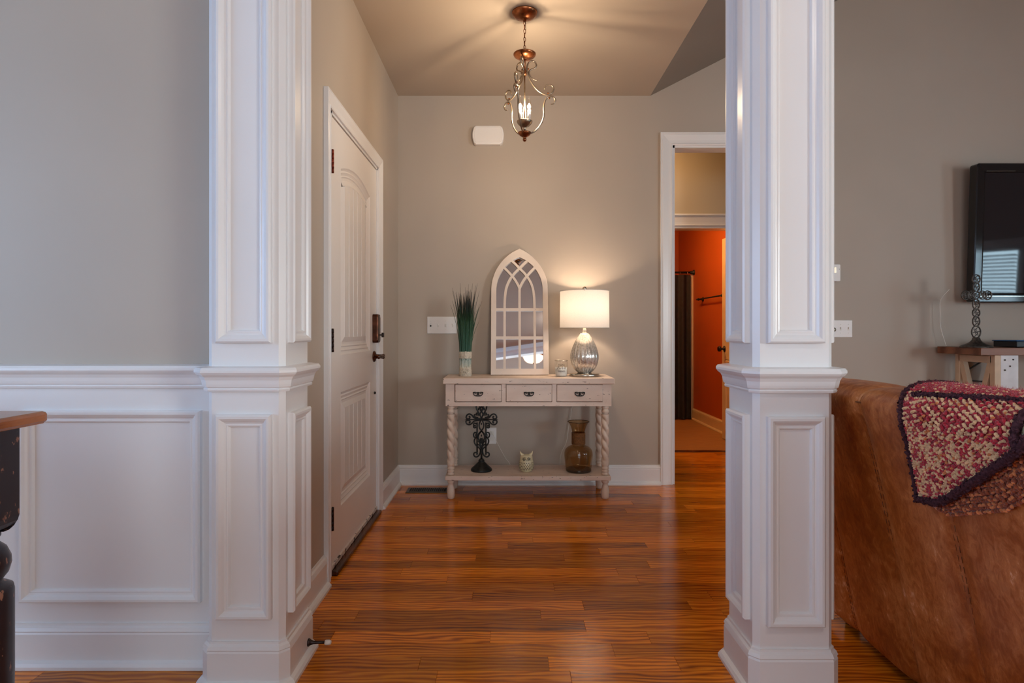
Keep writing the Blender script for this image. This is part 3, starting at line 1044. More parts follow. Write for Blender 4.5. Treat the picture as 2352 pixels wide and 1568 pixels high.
def strip(mb, pts, w_, h0=.004, h1=.020):
    pts = [Vector(p) for p in pts]
    L = offset_poly([tuple(p) for p in pts], w_ / 2, False); Rr = offset_poly([tuple(p) for p in pts], -w_ / 2, False)
    n = len(pts)
    vs = [FM(p[0], p[1], h) for h in (h0, h1) for p in (L + Rr)]
    fs = []
    for i in range(n - 1):
        fs.append((2 * n + i, 2 * n + i + 1, 3 * n + i + 1, 3 * n + i))
        fs.append((i, i + 1, 2 * n + i + 1, 2 * n + i)); fs.append((n + i, n + i + 1, 3 * n + i + 1, 3 * n + i))
    mb.add(vs, fs)
BW = .0165
iw = W2 - .036
hb = [.255, .452]                             # horizontal bars
for z in hb:
    b = MB(); strip(b, [(-iw, z), (iw, z)], .020, h1=.0185); b.build('muntin', 'mirror_frame_paint', mr)
b = MB(); strip(b, [(0, .042), (0, .612)], BW, h1=.0191); b.build('muntin', 'mirror_frame_paint', mr)
for s in (-1, 1):
    x0 = .103 * s
    b = MB(); strip(b, [(x0, .042), (x0, .452)], BW, h1=.0188); b.build('muntin', 'mirror_frame_paint', mr)
    # intersecting tracery: from each side muntin over the centre, and from the centre bar out to the frame
    A = [(x0, .452), (x0 * .985, .53), (x0 * .90, .60), (x0 * .70, .655), (x0 * .38, .705), (0, .746), (-x0 * .33, .782), (-x0 * .56, .803)]
    b = MB(); strip(b, [tuple(p)[:2] for p in catmull([(u, v, 0) for u, v in A], 5)], BW, h1=.0198 + .0003 * s); b.build('muntin', 'mirror_frame_paint', mr)
    B = [(0, .600), (x0 * .08, .622), (x0 * .30, .662), (x0 * .62, .705), (x0 * .92, .738), (x0 * 1.10, .756)]
    b = MB(); strip(b, [tuple(p)[:2] for p in catmull([(u, v, 0) for u, v in B], 5)], BW, h1=.0206 + .0003 * s); b.build('muntin', 'mirror_frame_paint', mr)
b = MB(); b.tube(catmull([(-.014, -.012, .800), (-.004, -.014, .794), (.004, -.014, .801), (.012, -.013, .806)], 4), .0035, 6); b.ball((-.006, -.010, .796), .008, 8); b.build('hanging_hook', 'bronze_dark', mr)

# ------------------------------------------------------------------ dyed grass bundle
gp = thing('grass_bundle', (-.287, 4.0, TOPZ), 'bundle of dark green dyed grass stems with a burlap band and bleached foot', 'plant')
b = MB()
rg = random.Random(3)
def blade(mb, x, y, h, bx, by, w0, droop=0.0):
    n = 7
    pts, rad = [], []
    for i in range(n + 1):
        t = i / n
        k = t ** 2.4
        pts.append((x + bx * k, y + by * k, h * t - droop * t ** 5))
        rad.append(w0 * (1 - t) ** 0.55 + .0004)
    mb.tube(pts, rad, 4)
for i in range(190):
    a = rg.random() * 2 * math.pi
    q = math.sqrt(rg.random())
    x, y = .038 * q * math.cos(a), .034 * q * math.sin(a)
    h = .40 + .17 * rg.random() ** 1.3
    blade(b, x, y, h, x * 0.5 + rg.gauss(0, .010), y * .5 + rg.gauss(0, .008), .0042)
for i in range(46):
    a = rg.random() * 2 * math.pi
    x, y = .03 * math.cos(a), .026 * math.sin(a)
    h = .38 + .25 * rg.random()
    blade(b, x, y, h, .085 * math.cos(a) * rg.random() + rg.gauss(0, .012), .05 * math.sin(a) * rg.random(), .0022, .02 * rg.random())
tag(b.build('stems', 'dyed_grass', gp), kind='stuff')
b = MB()
b.lathe([(.0405, .118), (.0425, .124), (.0425, .158), (.0405, .164)], 24, caps=False)
b.box((-.004, -.050, .120), (.014, -.038, .166), .004)
b.build('burlap_band', 'burlap', gp)
b = MB()
b.lathe([(.039, 0), (.0425, .004), (.0415, .03), (.0400, .058), (.0385, .060)], 24)
for i in range(14):
    a = -math.pi / 2 + rg.gauss(0, .5)
    b.tube([(.0425 * math.cos(a), .0425 * math.sin(a), .03), (.046 * math.cos(a + rg.gauss(0, .35)), .046 * math.sin(a), .03 + rg.gauss(0, .022))], .0016, 4)
b.build('bleached_foot', 'burlap', gp)

# ------------------------------------------------------------------ table lamp
lm = thing('table_lamp', (.507, 4.01, TOPZ), 'table lamp with ribbed mercury-glass egg base and white drum shade', 'lamp')
b = MB(); b.lathe([(.096, 0), (.098, .002), (.098, .016), (.095, .018), (.050, .018), (.048, .024), (0, .024)], 40); b.build('lamp_foot', 'nickel', lm)
EGG = [(.040, .024), (.052, .030), (.070, .048), (.084, .072), (.092, .098), (.0955, .122), (.094, .146), (.088, .172), (.078, .200), (.064, .230), (.048, .256), (.034, .276), (.026, .284), (.020, .286)]
prof = [tuple(p)[:2] for p in catmull([(r, z, 0) for r, z in EGG], 3)]
b = MB(); b.lathe(prof, 120, rib=lambda a, z: 1 - .055 * (1 - abs(math.cos(a * 10)) ** .6)); b.build('lamp_body', 'mercury_glass', lm)
b = MB(); b.lathe([(.018, .284), (.019, .290), (.013, .294), (.012, .300), (.016, .302), (.016, .306), (.011, .308), (.0105, .345), (.012, .348), (.012, .38), (0, .38)], 20); b.build('lamp_neck', 'nickel', lm)
SZ0, SZ1 = .322, .566
b = MB(); b.lathe([(.164, SZ0), (.162, SZ1)], 56, caps=False)
sh = b.build('lamp_shade', 'shade_linen', lm)
for z in (SZ0, SZ1):
    b = MB(); b.tube([(.1635 * math.cos(2 * math.pi * i / 56), .1635 * math.sin(2 * math.pi * i / 56), z) for i in range(56)], .0022, 6, closed=True)
    b.build('shade_rim', 'label_white', lm)
b = MB()
for i in range(3):
    a = 2 * math.pi * i / 3 + .4
    b.tube([(0, 0, SZ1 - .004), (.162 * math.cos(a), .162 * math.sin(a), SZ1 - .004)], .0018, 6)
for s in (-1, 1): b.tube(catmull([(.012 * s, 0, .375), (.05 * s, 0, .40), (.052 * s, 0, .48), (.012 * s, 0, SZ1 - .004)], 5), .0018, 6)
b.build('harp', 'nickel', lm)
b = MB(); b.lathe([(.006, SZ1 - .006), (.008, SZ1), (.0145, SZ1 + .004), (.0145, SZ1 + .018), (.012, SZ1 + .026), (.006, SZ1 + .031), (0, SZ1 + .032)], 18); b.build('finial', 'nickel', lm)
b = MB(); b.ball((0, 0, .43), .032, 12, (1, 1, 1.25)); b.build('bulb', 'lamp_bulb', lm)
lamp_light('lamp_light', lm, (0, 0, .45), 12.0, (1.0, 0.76, 0.54), .042)

# ------------------------------------------------------------------ candle jar with lettering
jr = thing('candle_jar', (.348, 3.98, TOPZ), 'small clear glass candle jar printed with the words FAITH Family FRIENDS', 'jar')
b = MB(); b.lathe([(0, .001), (.036, .001), (.041, .006), (.043, .016), (.043, .092), (.040, .098), (.040, .104)], 32, caps=False); b.build('glass', 'clear_glass', jr)
b = MB(); b.lathe([(0, .004), (.034, .004), (.038, .010), (.0395, .018), (.0395, .060), (0, .060)], 28); b.build('wax', 'label_white', jr)
b = MB(); b.tube([(.0425 * math.cos(2 * math.pi * i / 32), .0425 * math.sin(2 * math.pi * i / 32), .1045) for i in range(32)], .0028, 8, closed=True); b.build('rim', 'nickel', jr)
def cyl_text(txt, size, z, r, parent, shear=0.0):
    cu = bpy.data.curves.new('lettering', 'FONT')
    cu.body = txt; cu.size = size; cu.align_x = 'CENTER'; cu.shear = shear; cu.resolution_u = 3
    o = bpy.data.objects.new('lettering_src', cu)
    COL.objects.link(o)
    dg = bpy.context.evaluated_depsgraph_get()
    me = bpy.data.meshes.new_from_object(o.evaluated_get(dg))
    bpy.data.objects.remove(o)
    for v_ in me.vertices:
        a = -math.pi / 2 + v_.co.x / r
        v_.co = (r * math.cos(a), r * math.sin(a), z + v_.co.y)
    me.materials.clear(); me.materials.append(MATS['jar_print'])
    ob = bpy.data.objects.new('lettering', me)
    COL.objects.link(ob); ob.parent = parent
    return ob
cyl_text('FAITH', .0155, .072, .0437, jr)
cyl_text('Family', .026, .050, .0437, jr, .35)
cyl_text('FRIENDS', .0135, .032, .0437, jr)

SHZ = .153
# ------------------------------------------------------------------ scrolled iron cross on the shelf
cr = thing('scroll_cross', (-.180, 4.0, SHZ), 'black scrolled iron cross on a round base, standing on the lower console shelf', 'cross')
S = .000325
def CP(x, y): return ((x - 485) * S, 0, (1455 - y) * S)
def mirror_pts(pts): return [(970 - x, y) for x, y in pts]
half = [
    [(450, 330), (425, 270), (390, 205), (378, 140), (405, 92), (455, 90), (490, 112), (485, 150), (458, 158), (445, 135)],
    [(445, 215), (425, 205), (440, 180), (465, 195), (470, 240)],
    [(485, 240), (455, 300), (468, 350), (485, 395)],
    [(478, 398), (400, 392), (330, 375), (290, 325), (240, 298), (190, 320), (174, 375), (205, 400), (245, 385), (245, 350), (222, 345)],
    [(478, 424), (400, 432), (330, 448), (290, 490), (240, 517), (185, 500), (168, 450), (200, 425), (245, 440), (248, 472), (225, 480)],
    [(435, 335), (415, 285), (385, 285), (385, 315), (410, 315)],
    [(420, 370), (375, 365), (340, 345), (340, 315), (365, 315)],
    [(385, 500), (340, 485), (325, 520), (345, 540), (370, 525)],
    [(330, 530), (325, 570), (355, 580), (372, 555)],
    [(485, 400), (440, 500), (445, 580), (485, 640)],
    [(485, 640), (430, 720), (420, 790), (450, 850), (485, 900)],
    [(485, 640), (400, 740), (345, 820), (345, 890), (385, 950), (450, 1005), (478, 1060)],
    [(385, 765), (335, 770), (322, 715), (345, 678), (382, 690), (380, 725), (352, 730)],
    [(485, 985), (450, 890), (425, 860), (412, 850)],
    [(485, 1010), (455, 950), (425, 925), (408, 930)],
    [(480, 790), (465, 820), (478, 860), (485, 880)],
    [(465, 1010), (462, 1080), (430, 1150), (375, 1178), (333, 1150), (330, 1105), (365, 1085), (398, 1105), (385, 1130)],
]
b = MB()
for c_ in half:
    for pts in (c_, mirror_pts(c_)):
        n3 = catmull([CP(x, y) for x, y in pts], 5)
        b.tube(n3, .0050, 6, flat=(1, 1.1))
for x in (395, 575): b.tube([CP(x, 470), CP(x, 1085)], .0050, 6)
b.tube([CP(140, 412), CP(190, 412), CP(480, 412)], [.001, .004, .0045], 6); b.tube([CP(830, 412), CP(780, 412), CP(490, 412)], [.001, .004, .0045], 6)
b.tube([CP(485, 960), CP(485, 1100), CP(485, 1215)], [.004, .006, .0075], 8)
b.ball(CP(485, 412), .008, 10)
for q in (500, 740, 830): b.ball(CP(485, q), .0045, 8, (1, 1, 1.8))
b.build('scrollwork', 'black_iron', cr)
b = MB(); b.lathe([(.070, 0), (.071, .008), (.068, .014), (.066, .016), (.060, .022), (.046, .034), (.032, .048), (.022, .058), (.017, .062), (.020, .064), (.020, .070), (.015, .073), (.015, .078), (.008, .080), (0, .080)], 28, rib=lambda a, z: 1 + (.02 * math.cos(a * 12) if .015 < z < .05 else 0)); b.build('cross_base', 'black_iron', cr)

# ------------------------------------------------------------------ ceramic owl
ow = thing('owl_figurine', (.118, 3.98, SHZ), 'small cream ceramic owl with pierced eyes and body on the console shelf', 'figurine')
OW = [(.030, 0), (.036, .004), (.045, .018), (.0495, .036), (.0495, .052), (.046, .068), (.043, .080), (.042, .092), (.038, .104), (.028, .110), (.012, .112), (0, .1125)]
prof = [tuple(p)[:2] for p in catmull([(r, z, 0) for r, z in OW], 3)]
b = MB(); b.lathe(prof, 32)
for s in (-1, 1):
    b.tube(catmull([(.018 * s, -.004, .100), (.030 * s, -.006, .112), (.038 * s, -.008, .124), (.042 * s, -.008, .136)], 4), [.013, .0125, .012, .011, .010, .009, .008, .0065, .005, .004, .003, .002, .0012], 8)
b.tube(catmull([(0, -.040, .100), (0, -.047, .092), (0, -.046, .082)], 4), [.003, .004, .005, .0055, .0055, .005, .004, .003, .001], 8)
b.build('owl_body', 'owl_ceramic', ow)
def owl_r(z):
    for (r0, z0), (r1, z1) in zip(OW, OW[1:]):
        if z0 <= z <= z1: return r0 + (r1 - r0) * (z - z0) / max(1e-6, z1 - z0)
    return .03
b = MB()
def spot(th, z, s1, s2, tilt=0):
    r = owl_r(z) + .0006
    a = -math.pi / 2 + th
    c = Vector((r * math.cos(a), r * math.sin(a), z))
    t = Vector((-math.sin(a), math.cos(a), 0)); u = Vector((0, 0, 1))
    n = t.cross(u).normalized()
    vs = [c + n * .0005 + t * (s1 * math.cos(k * math.pi / 4)) + u * (s2 * math.sin(k * math.pi / 4) + tilt * s1 * math.cos(k * math.pi / 4)) for k in range(8)]
    b.add(vs, [tuple(range(8))])
for s in (-1, 1):
    th0, z0 = .40 * s, .089
    spot(th0, z0, .0052, .0058)
    for q in range(7):
        a = 2 * math.pi * q / 7
        spot(th0 + .24 * math.cos(a), z0 + .0105 * math.sin(a), .0026, .0034)
for row in range(5):
    z = .062 - row * .0105
    for k in range(-6, 7):
        spot((k + .5 * (row % 2)) * .24, z, .0024, .0042, .3)
spot(0.06, .079, .0016, .0060)
tag(b.build('piercings', 'void_black', ow), kind='stuff')

# ------------------------------------------------------------------ amber vase
va = thing('glass_vase', (.464, 3.985, SHZ), 'amber glass vase with rope-wrapped neck and flared rim on the console shelf', 'vase')
VO = [(0, .010), (.05, .009), (.078, .006), (.083, .010), (.086, .030), (.091, .075), (.0935, .105), (.092, .128), (.084, .147), (.066, .162), (.048, .170), (.0415, .178), (.041, .225), (.041, .248), (.044, .270), (.051, .295), (.061, .315), (.071, .328)]
prof = [tuple(p)[:2] for p in catmull([(r, z, 0) for r, z in VO[3:]], 3)]
b = MB(); b.lathe(prof, 44, caps=False); b.build('glass', 'amber_glass', va)
b = MB(); b.lathe([(.078, .001), (.083, .004), (.0845, .014), (.083, .018), (.06, .014), (0, .012)], 44); b.build('thick_base', 'amber_glass_base', va)
b = MB(); b.tube([(.071 * math.cos(2 * math.pi * i / 44), .071 * math.sin(2 * math.pi * i / 44), .328) for i in range(44)], .0022, 6, closed=True); b.build('rim', 'amber_glass_base', va)
b = MB()
for q in range(16):
    z = .182 + q * .0048
    b.tube([(.0435 * math.cos(2 * math.pi * i / 28), .0435 * math.sin(2 * math.pi * i / 28), z + .0004 * math.sin(i * 2.1 + q)) for i in range(28)], .0027, 6, closed=True)
b.build('rope_wrap', 'rope_brown', va)

# ------------------------------------------------------------------ small things on the back wall and floor
def plate(name, x0, z0, x1, z1, y, label, cat, devices):
    e = thing(name, ((x0 + x1) / 2, y, z0), label, cat)
    b = MB(); b.ring(rrect(x0, z0, x1, z1, .004, 3), [(0, 0), (0, .003), (-.003, .006)], XZ(y), cap=True); b.build('cover_plate', 'plastic_white', e, True)
    n = len(devices)
    for i, dv in enumerate(devices):
        x = x0 + (x1 - x0) * (i + .5) / n; z = (z0 + z1) / 2
        if dv == 'toggle':
            b = MB(); b.box((x - .0055, y - .0075, z - .0125), (x + .0055, y - .0055, z + .0125), .0008)
            b.build('toggle_slot', 'label_white', e, True)
            b = MB(); b.box((x - .0038, y - .017, z + .000), (x + .0038, y - .007, z + .010), .001); b.build('toggle', 'plastic_white', e, True)
        elif dv == 'dark':
            b = MB(); b.box((x - .0045, y - .010, z - .010), (x + .0045, y - .0055, z + .010), .0008); b.build('toggle_slot', 'bronze_dark', e, True)
            b = MB(); b.box((x - .004, y - .018, z + .001), (x + .006, y - .008, z + .009), .001); b.build('toggle', 'plastic_white', e, True)
        elif dv == 'dial':
            b = MB(); b.lathe([(.017, 0), (.016, .012), (.013, .015), (0, .015)], 20, (x, y - .005, z - .006), M=Matrix.Rotation(R(90), 3, 'X')); b.build('dial', 'lantern_pewter', e, True)
            b = MB(); b.ball((x, y - .006, z + .026), .006, 8, (1, .3, 1)); b.build('dial_marking', 'black_plastic', e, True)
            b = MB(); b.box((x - .008, y - .0065, z - .036), (x + .008, y - .0055, z - .030)); b.build('dial_marking', 'black_plastic', e, True)
        elif dv == 'outlet':
            for q in (-1, 1):
                b = MB(); b.ring(rrect(x - .017, z + q * .02 - .014, x + .017, z + q * .02 + .014, .008, 3), [(0, .005), (0, .008)], XZ(y), cap=True); b.build('receptacle', 'label_white', e, True)
        if dv != 'outlet':
            for q in (-1, 1):
                b = MB(); b.lathe([(.0028, 0), (.0022, .0015), (0, .0018)], 8, (x, y - .0055, z + q * .030), M=Matrix.Rotation(R(90), 3, 'X'))
                b.build('screw', 'label_white', e, True)
    return e
plate('light_switch', -.574, 1.062, -.366, 1.182, BACK, 'white four-gang light switch plate left of the grass bundle', 'switch', ['dark', 'toggle', 'toggle', 'toggle'])
plate('light_switch', 2.259, 1.036, 2.424, 1.158, BACK, 'white switch plate with a round dial, behind the freestanding column', 'switch', ['dial', 'toggle', 'toggle'])
plate('wall_outlet', -.155, .285, -.085, .400, BACK, 'white wall outlet behind the scrolled iron cross', 'outlet', ['outlet'])
e = thing('thermostat', (2.277, BACK, 1.428), 'small white wall thermostat above the dial switch plate', 'thermostat')
b = MB(); b.ring(rrect(2.222, 1.428, 2.332, 1.551, .008, 3), [(0, 0), (0, .018), (-.004, .024)], XZ(BACK), cap=True); b.build('body', 'plastic_white', e, True)
b = MB(); b.box((2.25, BACK - .0255, 1.488), (2.30, BACK - .0235, 1.528)); b.build('display', 'lantern_pewter', e, True)
b = MB(); b.ball((2.3215, BACK - .0245, 1.515), .0022, 8); b.build('sensor', 'black_plastic', e, True)
# doorbell chime
e = thing('doorbell_chime', (-.1435, BACK, 2.385), 'white rounded doorbell chime box high on the back wall', 'doorbell')
cx, cz, hw, hh = -.1435, 2.451, .111, .066
pts = []
for i in range(13): pts.append((cx + hw - .012 + .012 * math.sin(math.pi * i / 12), cz - hh + .010 + (2 * hh - .02) * i / 12))
top_ = [(cx + hw - .026, cz + hh), (cx - hw + .026, cz + hh)]
pts2 = [(2 * cx - x, z) for x, z in pts[::-1]]
bot_ = [(cx - hw + .026, cz - hh), (cx + hw - .026, cz - hh)]
poly = pts + top_ + pts2 + bot_
b = MB(); b.ring(poly, [(0, 0), (0, .036), (-.004, .042), (-.012, .044), (-.014, .042), (-.016, .044)], XZ(BACK), cap=True); b.build('chime_cover', 'plastic_white', e, True)
# floor register
rx0, rx1, ry0, ry1 = -.690, -.400, 4.005, 4.135
e = thing('floor_register', ((rx0 + rx1) / 2, (ry0 + ry1) / 2, 0), 'bronze metal floor vent register by the left foot of the console table', 'vent')
b = MB(); b.ring(rect(rx0, ry0, rx1, ry1), [(0, .0005), (-.003, .005), (-.022, .006), (-.022, .001)], XY); b.build('frame', 'register_metal', e, True)
b = MB(); b.box((rx0 + .02, ry0 + .02, .0003), (rx1 - .02, ry1 - .02, .0016)); b.build('opening', 'void_black', e, True)
s0 = None
x = rx0 + .034
while x < rx1 - .03:
    if s0 is None:
        b = MB(); b.box((-.0022, ry0 + .021, .0015), (.0022, ry1 - .021, .0055)); s0 = b.build('slat', 'register_metal', e); s0.location = (x - e.location.x, -e.location.y, 0)
    else:
        link_copy(s0, e, (x - e.location.x, -e.location.y, 0))
    x += .0135
# cords
def cord(name, pts, r, mat, label):
    b = MB(); b.tube(catmull(pts, 8), r, 6)
    return tag(b.build(name, mat), label, 'cord')
cord('lamp_cord', [(.50, 4.195, .80), (.475, 4.21, .70), (.447, 4.222, .55), (.425, 4.225, .42), (.405, 4.222, .30), (.37, 4.226, .22), (.36, 4.23, .12)], .0022, 'white_cord', 'clear lamp cord hanging down the wall behind the amber vase')
cord('outlet_cord', [(-.119, 4.222, .375), (-.095, 4.215, .33), (-.06, 4.212, .26), (-.02, 4.21, .19), (.01, 4.205, .15), (.02, 4.20, .10)], .0018, 'white_cord', 'thin white cord running down from the outlet behind the iron cross')
# door stop
e = thing('door_stop', (-.668, 2.004, .043), 'dark bronze door stop with white rubber tip on the column base', 'door stop')
b = MB(); b.lathe([(.013, 0), (.013, .003), (.009, .008), (.0055, .018), (.0045, .030), (.0045, .058), (0, .058)], 14, M=MX); b.build('rod', 'bronze_dark', e)
b = MB(); b.lathe([(.0075, .056), (.0082, .060), (.0082, .071), (.006, .076), (0, .077)], 14, M=MX); b.build('tip', 'rubber_tip', e)

# ------------------------------------------------------------------ pendant lantern
PX, PY = .084, 3.13
pe = thing('pendant_light', (PX, PY, 2.05), 'bronze scrolled pendant lantern with three candle bulbs hanging from the entry ceiling', 'pendant light')
PS = 3.13 / 1380 / 6.535
def PZ(y): return 1.081 + (660 - y / 6.535) * 3.13 / 1380 - 2.05
b = MB(); b.lathe([(.067, CEIL - 2.05), (.067, CEIL - 2.05 - .004), (.062, CEIL - 2.05 - .014), (.048, CEIL - 2.05 - .026), (.026, CEIL - 2.05 - .034), (.010, CEIL - 2.05 - .038), (.008, CEIL - 2.05 - .048), (0, CEIL - 2.05 - .048)], 36); b.build('canopy', 'lantern_bronze', pe)
zt, zb = CEIL - 2.05 - .045, PZ(150)
nl = 8
pitch = (zt - zb) / nl
lk0 = None
for i in range(nl):
    if lk0 is None:
        b = MB(); b.tube([(.0055 * math.sin(2 * math.pi * k / 16), 0, .013 * math.cos(2 * math.pi * k / 16) * (1 if True else 1)) for k in range(16)], .0016, 6, closed=True)
        lk0 = b.build('chain_link', 'lantern_bronze', pe); o = lk0
    else:
        o = link_copy(lk0, pe)
    o.location = (0, 0, zt - pitch * (i + .5)); o.rotation_euler = (0, 0, R(90) * (i % 2) + .3)
    o.scale = (1, 1, pitch * .62 / .0135)
b = MB(); b.tube(catmull([(0.002, 0, zt), (.006, .004, zt - .05), (-.004, -.004, zt - .1), (.002, 0, zb)], 6), .0012, 5); b.build('wire', 'bronze_dark', pe)
b = MB()
zr = PZ(165)
b.lathe([(.0585, zr + .003), (.0585, zr - .001), (.055, zr - .008), (.044, zr - .016), (.027, zr - .022), (.012, zr - .024), (.011, zr - .024), (.0105, zr - .020), (.03, zr - .015), (.052, zr - .003), (.0585, zr + .003)], 36, caps=False)
b.build('smoke_dish', 'lantern_bronze', pe)
b = MB(); b.tube([(0, 0, PZ(120)), (0, 0, PZ(420))], .0055, 10); b.lathe([(.008, PZ(480)), (.011, PZ(470)), (.011, PZ(440)), (.008, PZ(430)), (.011, PZ(420)), (.008, PZ(400))], 12); b.build('hub', 'lantern_bronze', pe)
b = MB(); b.tube([(0, 0, PZ(470)), (0, 0, PZ(1140))], .0042, 10); b.build('stem', 'lantern_pewter', pe)
b = MB(); zc = PZ(1165); b.lathe([(.041, zc), (.041, zc - .003), (.036, zc - .014), (.024, zc - .026), (.010, zc - .032), (.006, zc - .036), (.008, zc - .042), (.005, zc - .047), (0, zc - .048)], 28); b.build('candle_cup', 'lantern_pewter', pe)
for k, a in enumerate((210, 330, 90)):
    cx, cy = .0265 * math.cos(R(a)), .0265 * math.sin(R(a))
    b = MB(); b.lathe([(.0085, zc), (.0085, PZ(1010)), (.007, PZ(1008))], 14, (cx, cy, 0)); b.build('candle_sleeve', 'label_white', pe)
    z0 = PZ(1010)
    b = MB(); b.lathe([(.006, z0), (.0095, z0 + .014), (.0102, z0 + .024), (.0085, z0 + .038), (.0050, z0 + .054), (.0022, z0 + .068), (0, z0 + .074)], 14, (cx, cy, 0)); bl = b.build('bulb', 'bulb_glass', pe)
    b = MB(); b.ball((cx, cy, z0 + .022), .0062, 8, (1, 1, 2.0)); b.build('glowing_filament', 'bulb_warm', bl)
    lamp_light('bulb_light', pe, (cx, cy, z0 + .024), 6.2, (1.0, 0.77, 0.52), .013)
b = MB(); zf = PZ(1345); b.lathe([(.034, zf + .004), (.034, zf), (.026, zf - .012), (.013, zf - .020), (.007, zf - .024), (.0095, zf - .028), (.0100, zf - .036), (.006, zf - .043), (0, zf - .044)], 24); b.build('bottom_finial', 'lantern_bronze', pe)
UP = [(555, 540), (490, 520), (442, 472), (425, 422), (456, 385), (512, 358), (540, 318), (522, 270), (475, 250), (422, 280), (396, 350), (402, 432), (445, 545), (522, 652), (610, 720), (700, 747), (768, 722), (805, 662), (790, 610), (742, 590), (690, 608), (662, 662)]
LO = [(758, 885), (808, 870), (833, 822), (808, 776), (758, 764), (712, 782), (676, 832), (652, 930), (656, 1020), (640, 1122), (592, 1220), (520, 1302), (445, 1345), (392, 1362)]
for a in (10, 130, 250):
    ca, sa = math.cos(R(a)), math.sin(R(a))
    def AP(x, y): return ((x - 358) * PS * ca, (x - 358) * PS * sa, PZ(y))
    for pts in (UP, LO):
        c3 = catmull([AP(x, y) for x, y in pts], 5)
        n = len(c3)
        rad = [.0042 * (0.62 + 0.38 * min(1, 6 * i / n, 6 * (n - 1 - i) / n + .15)) for i in range(n)]
        b = MB(); b.tube(c3, rad, 8); ar = b.build('scroll_arm', 'lantern_pewter', pe)
    for (x, y) in ((718, 722), (740, 792), (414, 378)):
        b = MB(); b.ball(AP(x, y), .0050, 8); b.build('scroll_ball', 'lantern_bronze', pe)

# ------------------------------------------------------------------ flush ceiling lights (behind the camera, hall, bathroom)
def flush_light(loc, glow, label, s=1.0):
    e = thing('ceiling_light', loc, label, 'ceiling light')
    b = MB(); b.lathe([(.20 * s, 0), (.205 * s, -.012), (.19 * s, -.022), (.165 * s, -.03)], 36); b.build('pan', 'lantern_bronze', e)
    b = MB(); b.lathe([(.170 * s, -.026), (.168 * s, -.05), (.15 * s, -.085), (.115 * s, -.115), (.06 * s, -.133), (0, -.137)], 36, caps=False); b.build('glass_bowl', glow, e)
    b = MB(); b.lathe([(.014, -.134), (.016, -.142), (.008, -.152), (.005, -.162), (0, -.165)], 12); b.build('finial', 'lantern_bronze', e)
    return e
flush_light((.42, -1.68, CEIL), 'bowl_glow', 'frosted bowl ceiling light with bronze rim, reflected in the arched mirror')
flush_light((.77, .10, CEIL), 'column_fill_glow', 'added unseen ceiling light above the front room, brightening the column tops')  # lamp added out of view so the columns brighten towards the top
flush_light((1.15, 4.86, CEIL), 'hall_glow', 'frosted bowl ceiling light of the hall', .8)
flush_light((1.40, 6.15, 2.44), 'bath_glow', 'frosted bowl ceiling light of the orange bathroom', .8)

# ------------------------------------------------------------------ bathroom things seen through the opening
e = thing('shower_curtain', (1.84, 7.33, 0), 'dark charcoal shower curtain in the orange bathroom', 'curtain')
n, mz = 90, 14
vs, fs = [], []
for j in range(mz + 1):
    z = .012 + (1.765 - .012) * j / mz
    for i in range(n + 1):
        t = i / n
        x = 1.42 + .80 * t
        y = 7.33 + (.016 + .010 * (1 - j / mz)) * math.sin(t * 48) + .008 * math.sin(t * 19 + 1) - .014 * (1 - j / mz) ** 2
        vs.append((x, y, z))
for j in range(mz):
    for i in range(n):
        a = j * (n + 1) + i
        fs.append((a, a + 1, a + n + 2, a + n + 1))
b = MB(); b.add(vs, fs, True); b.build('cloth', 'curtain_cloth', e, True)
for i in range(9):
    x = 1.46 + .09 * i
    b = MB(); b.tube([(x, 7.33 + .018 * math.sin(2 * math.pi * k / 14), 1.782 + .022 * math.cos(2 * math.pi * k / 14)) for k in range(14)], .0022, 6, closed=True); b.build('curtain_ring', 'nickel', e, True)
e = thing('curtain_rod', (1.7, 7.33, 1.795), 'black shower curtain rod with round wall flange', 'curtain rod')
b = MB(); b.tube([(1.1, 7.33, 1.795), (BX - .003, 7.33, 1.795)], .0125, 12); b.build('rod', 'black_iron', e, True)
b = MB()
b.lathe([(.034, 0), (.034, .006), (.022, .016), (.018, .04), (.018, .05)], 18, (BX - .001, 7.33, 1.795), M=MXN); b.build('flange', 'black_iron', e, True)
b = MB(); b.box((2.232, 7.36, 0.0), (BX, 7.40, 1.775), .004); struct(b.build('trim_8', 'tub_trim'), 'pale end trim of the tub surround')
e = thing('towel_bar', (BX, 6.62, 1.45), 'black towel bar on the orange bathroom wall', 'towel bar')
b = MB(); b.tube([(BX - .055, 6.16, 1.45), (BX - .055, 7.06, 1.45)], .008, 10); b.build('bar', 'black_iron', e, True)
for y in (6.22, 6.99):
    b = MB(); b.lathe([(.028, 0), (.028, .006), (.018, .012), (.011, .02), (.010, .042), (.015, .048), (.016, .058), (.010, .068), (0, .070)], 16, (BX, y, 1.45), M=MXN); b.build('bracket', 'black_iron', e, True)

# ------------------------------------------------------------------ sofa
sf = thing('sofa', (1.5, 1.25, 0), 'brown worn leather sofa seen from behind, draped with a crocheted blanket', 'sofa')
SP = [(1.215, .045), (1.202, .075), (1.180, .19), (1.150, .34), (1.118, .50), (1.083, .66), (1.052, .79), (1.034, .85), (1.030, .874), (1.038, .893), (1.058, .905), (1.10, .911), (1.16, .909), (1.215, .896), (1.245, .865), (1.262, .80), (1.30, .62), (1.34, .42)]
SPL = [tuple(p)[:2] for p in catmull([(x, z, 0) for x, z in SP], 5)]
SEAMS = [.20, .66, 1.07, 1.478, 1.76, 2.08, 2.30]
def seam_bulge(y):
    for a, c in zip(SEAMS, SEAMS[1:]):
        if a <= y <= c:
            t = (y - a) / (c - a)
            return 1 - abs(2 * t - 1) ** 5
    return 0
n_y = 170
vs, fs = [], []
ys = [.20 + 2.10 * i / n_y for i in range(n_y + 1)]
np_ = len(SPL)
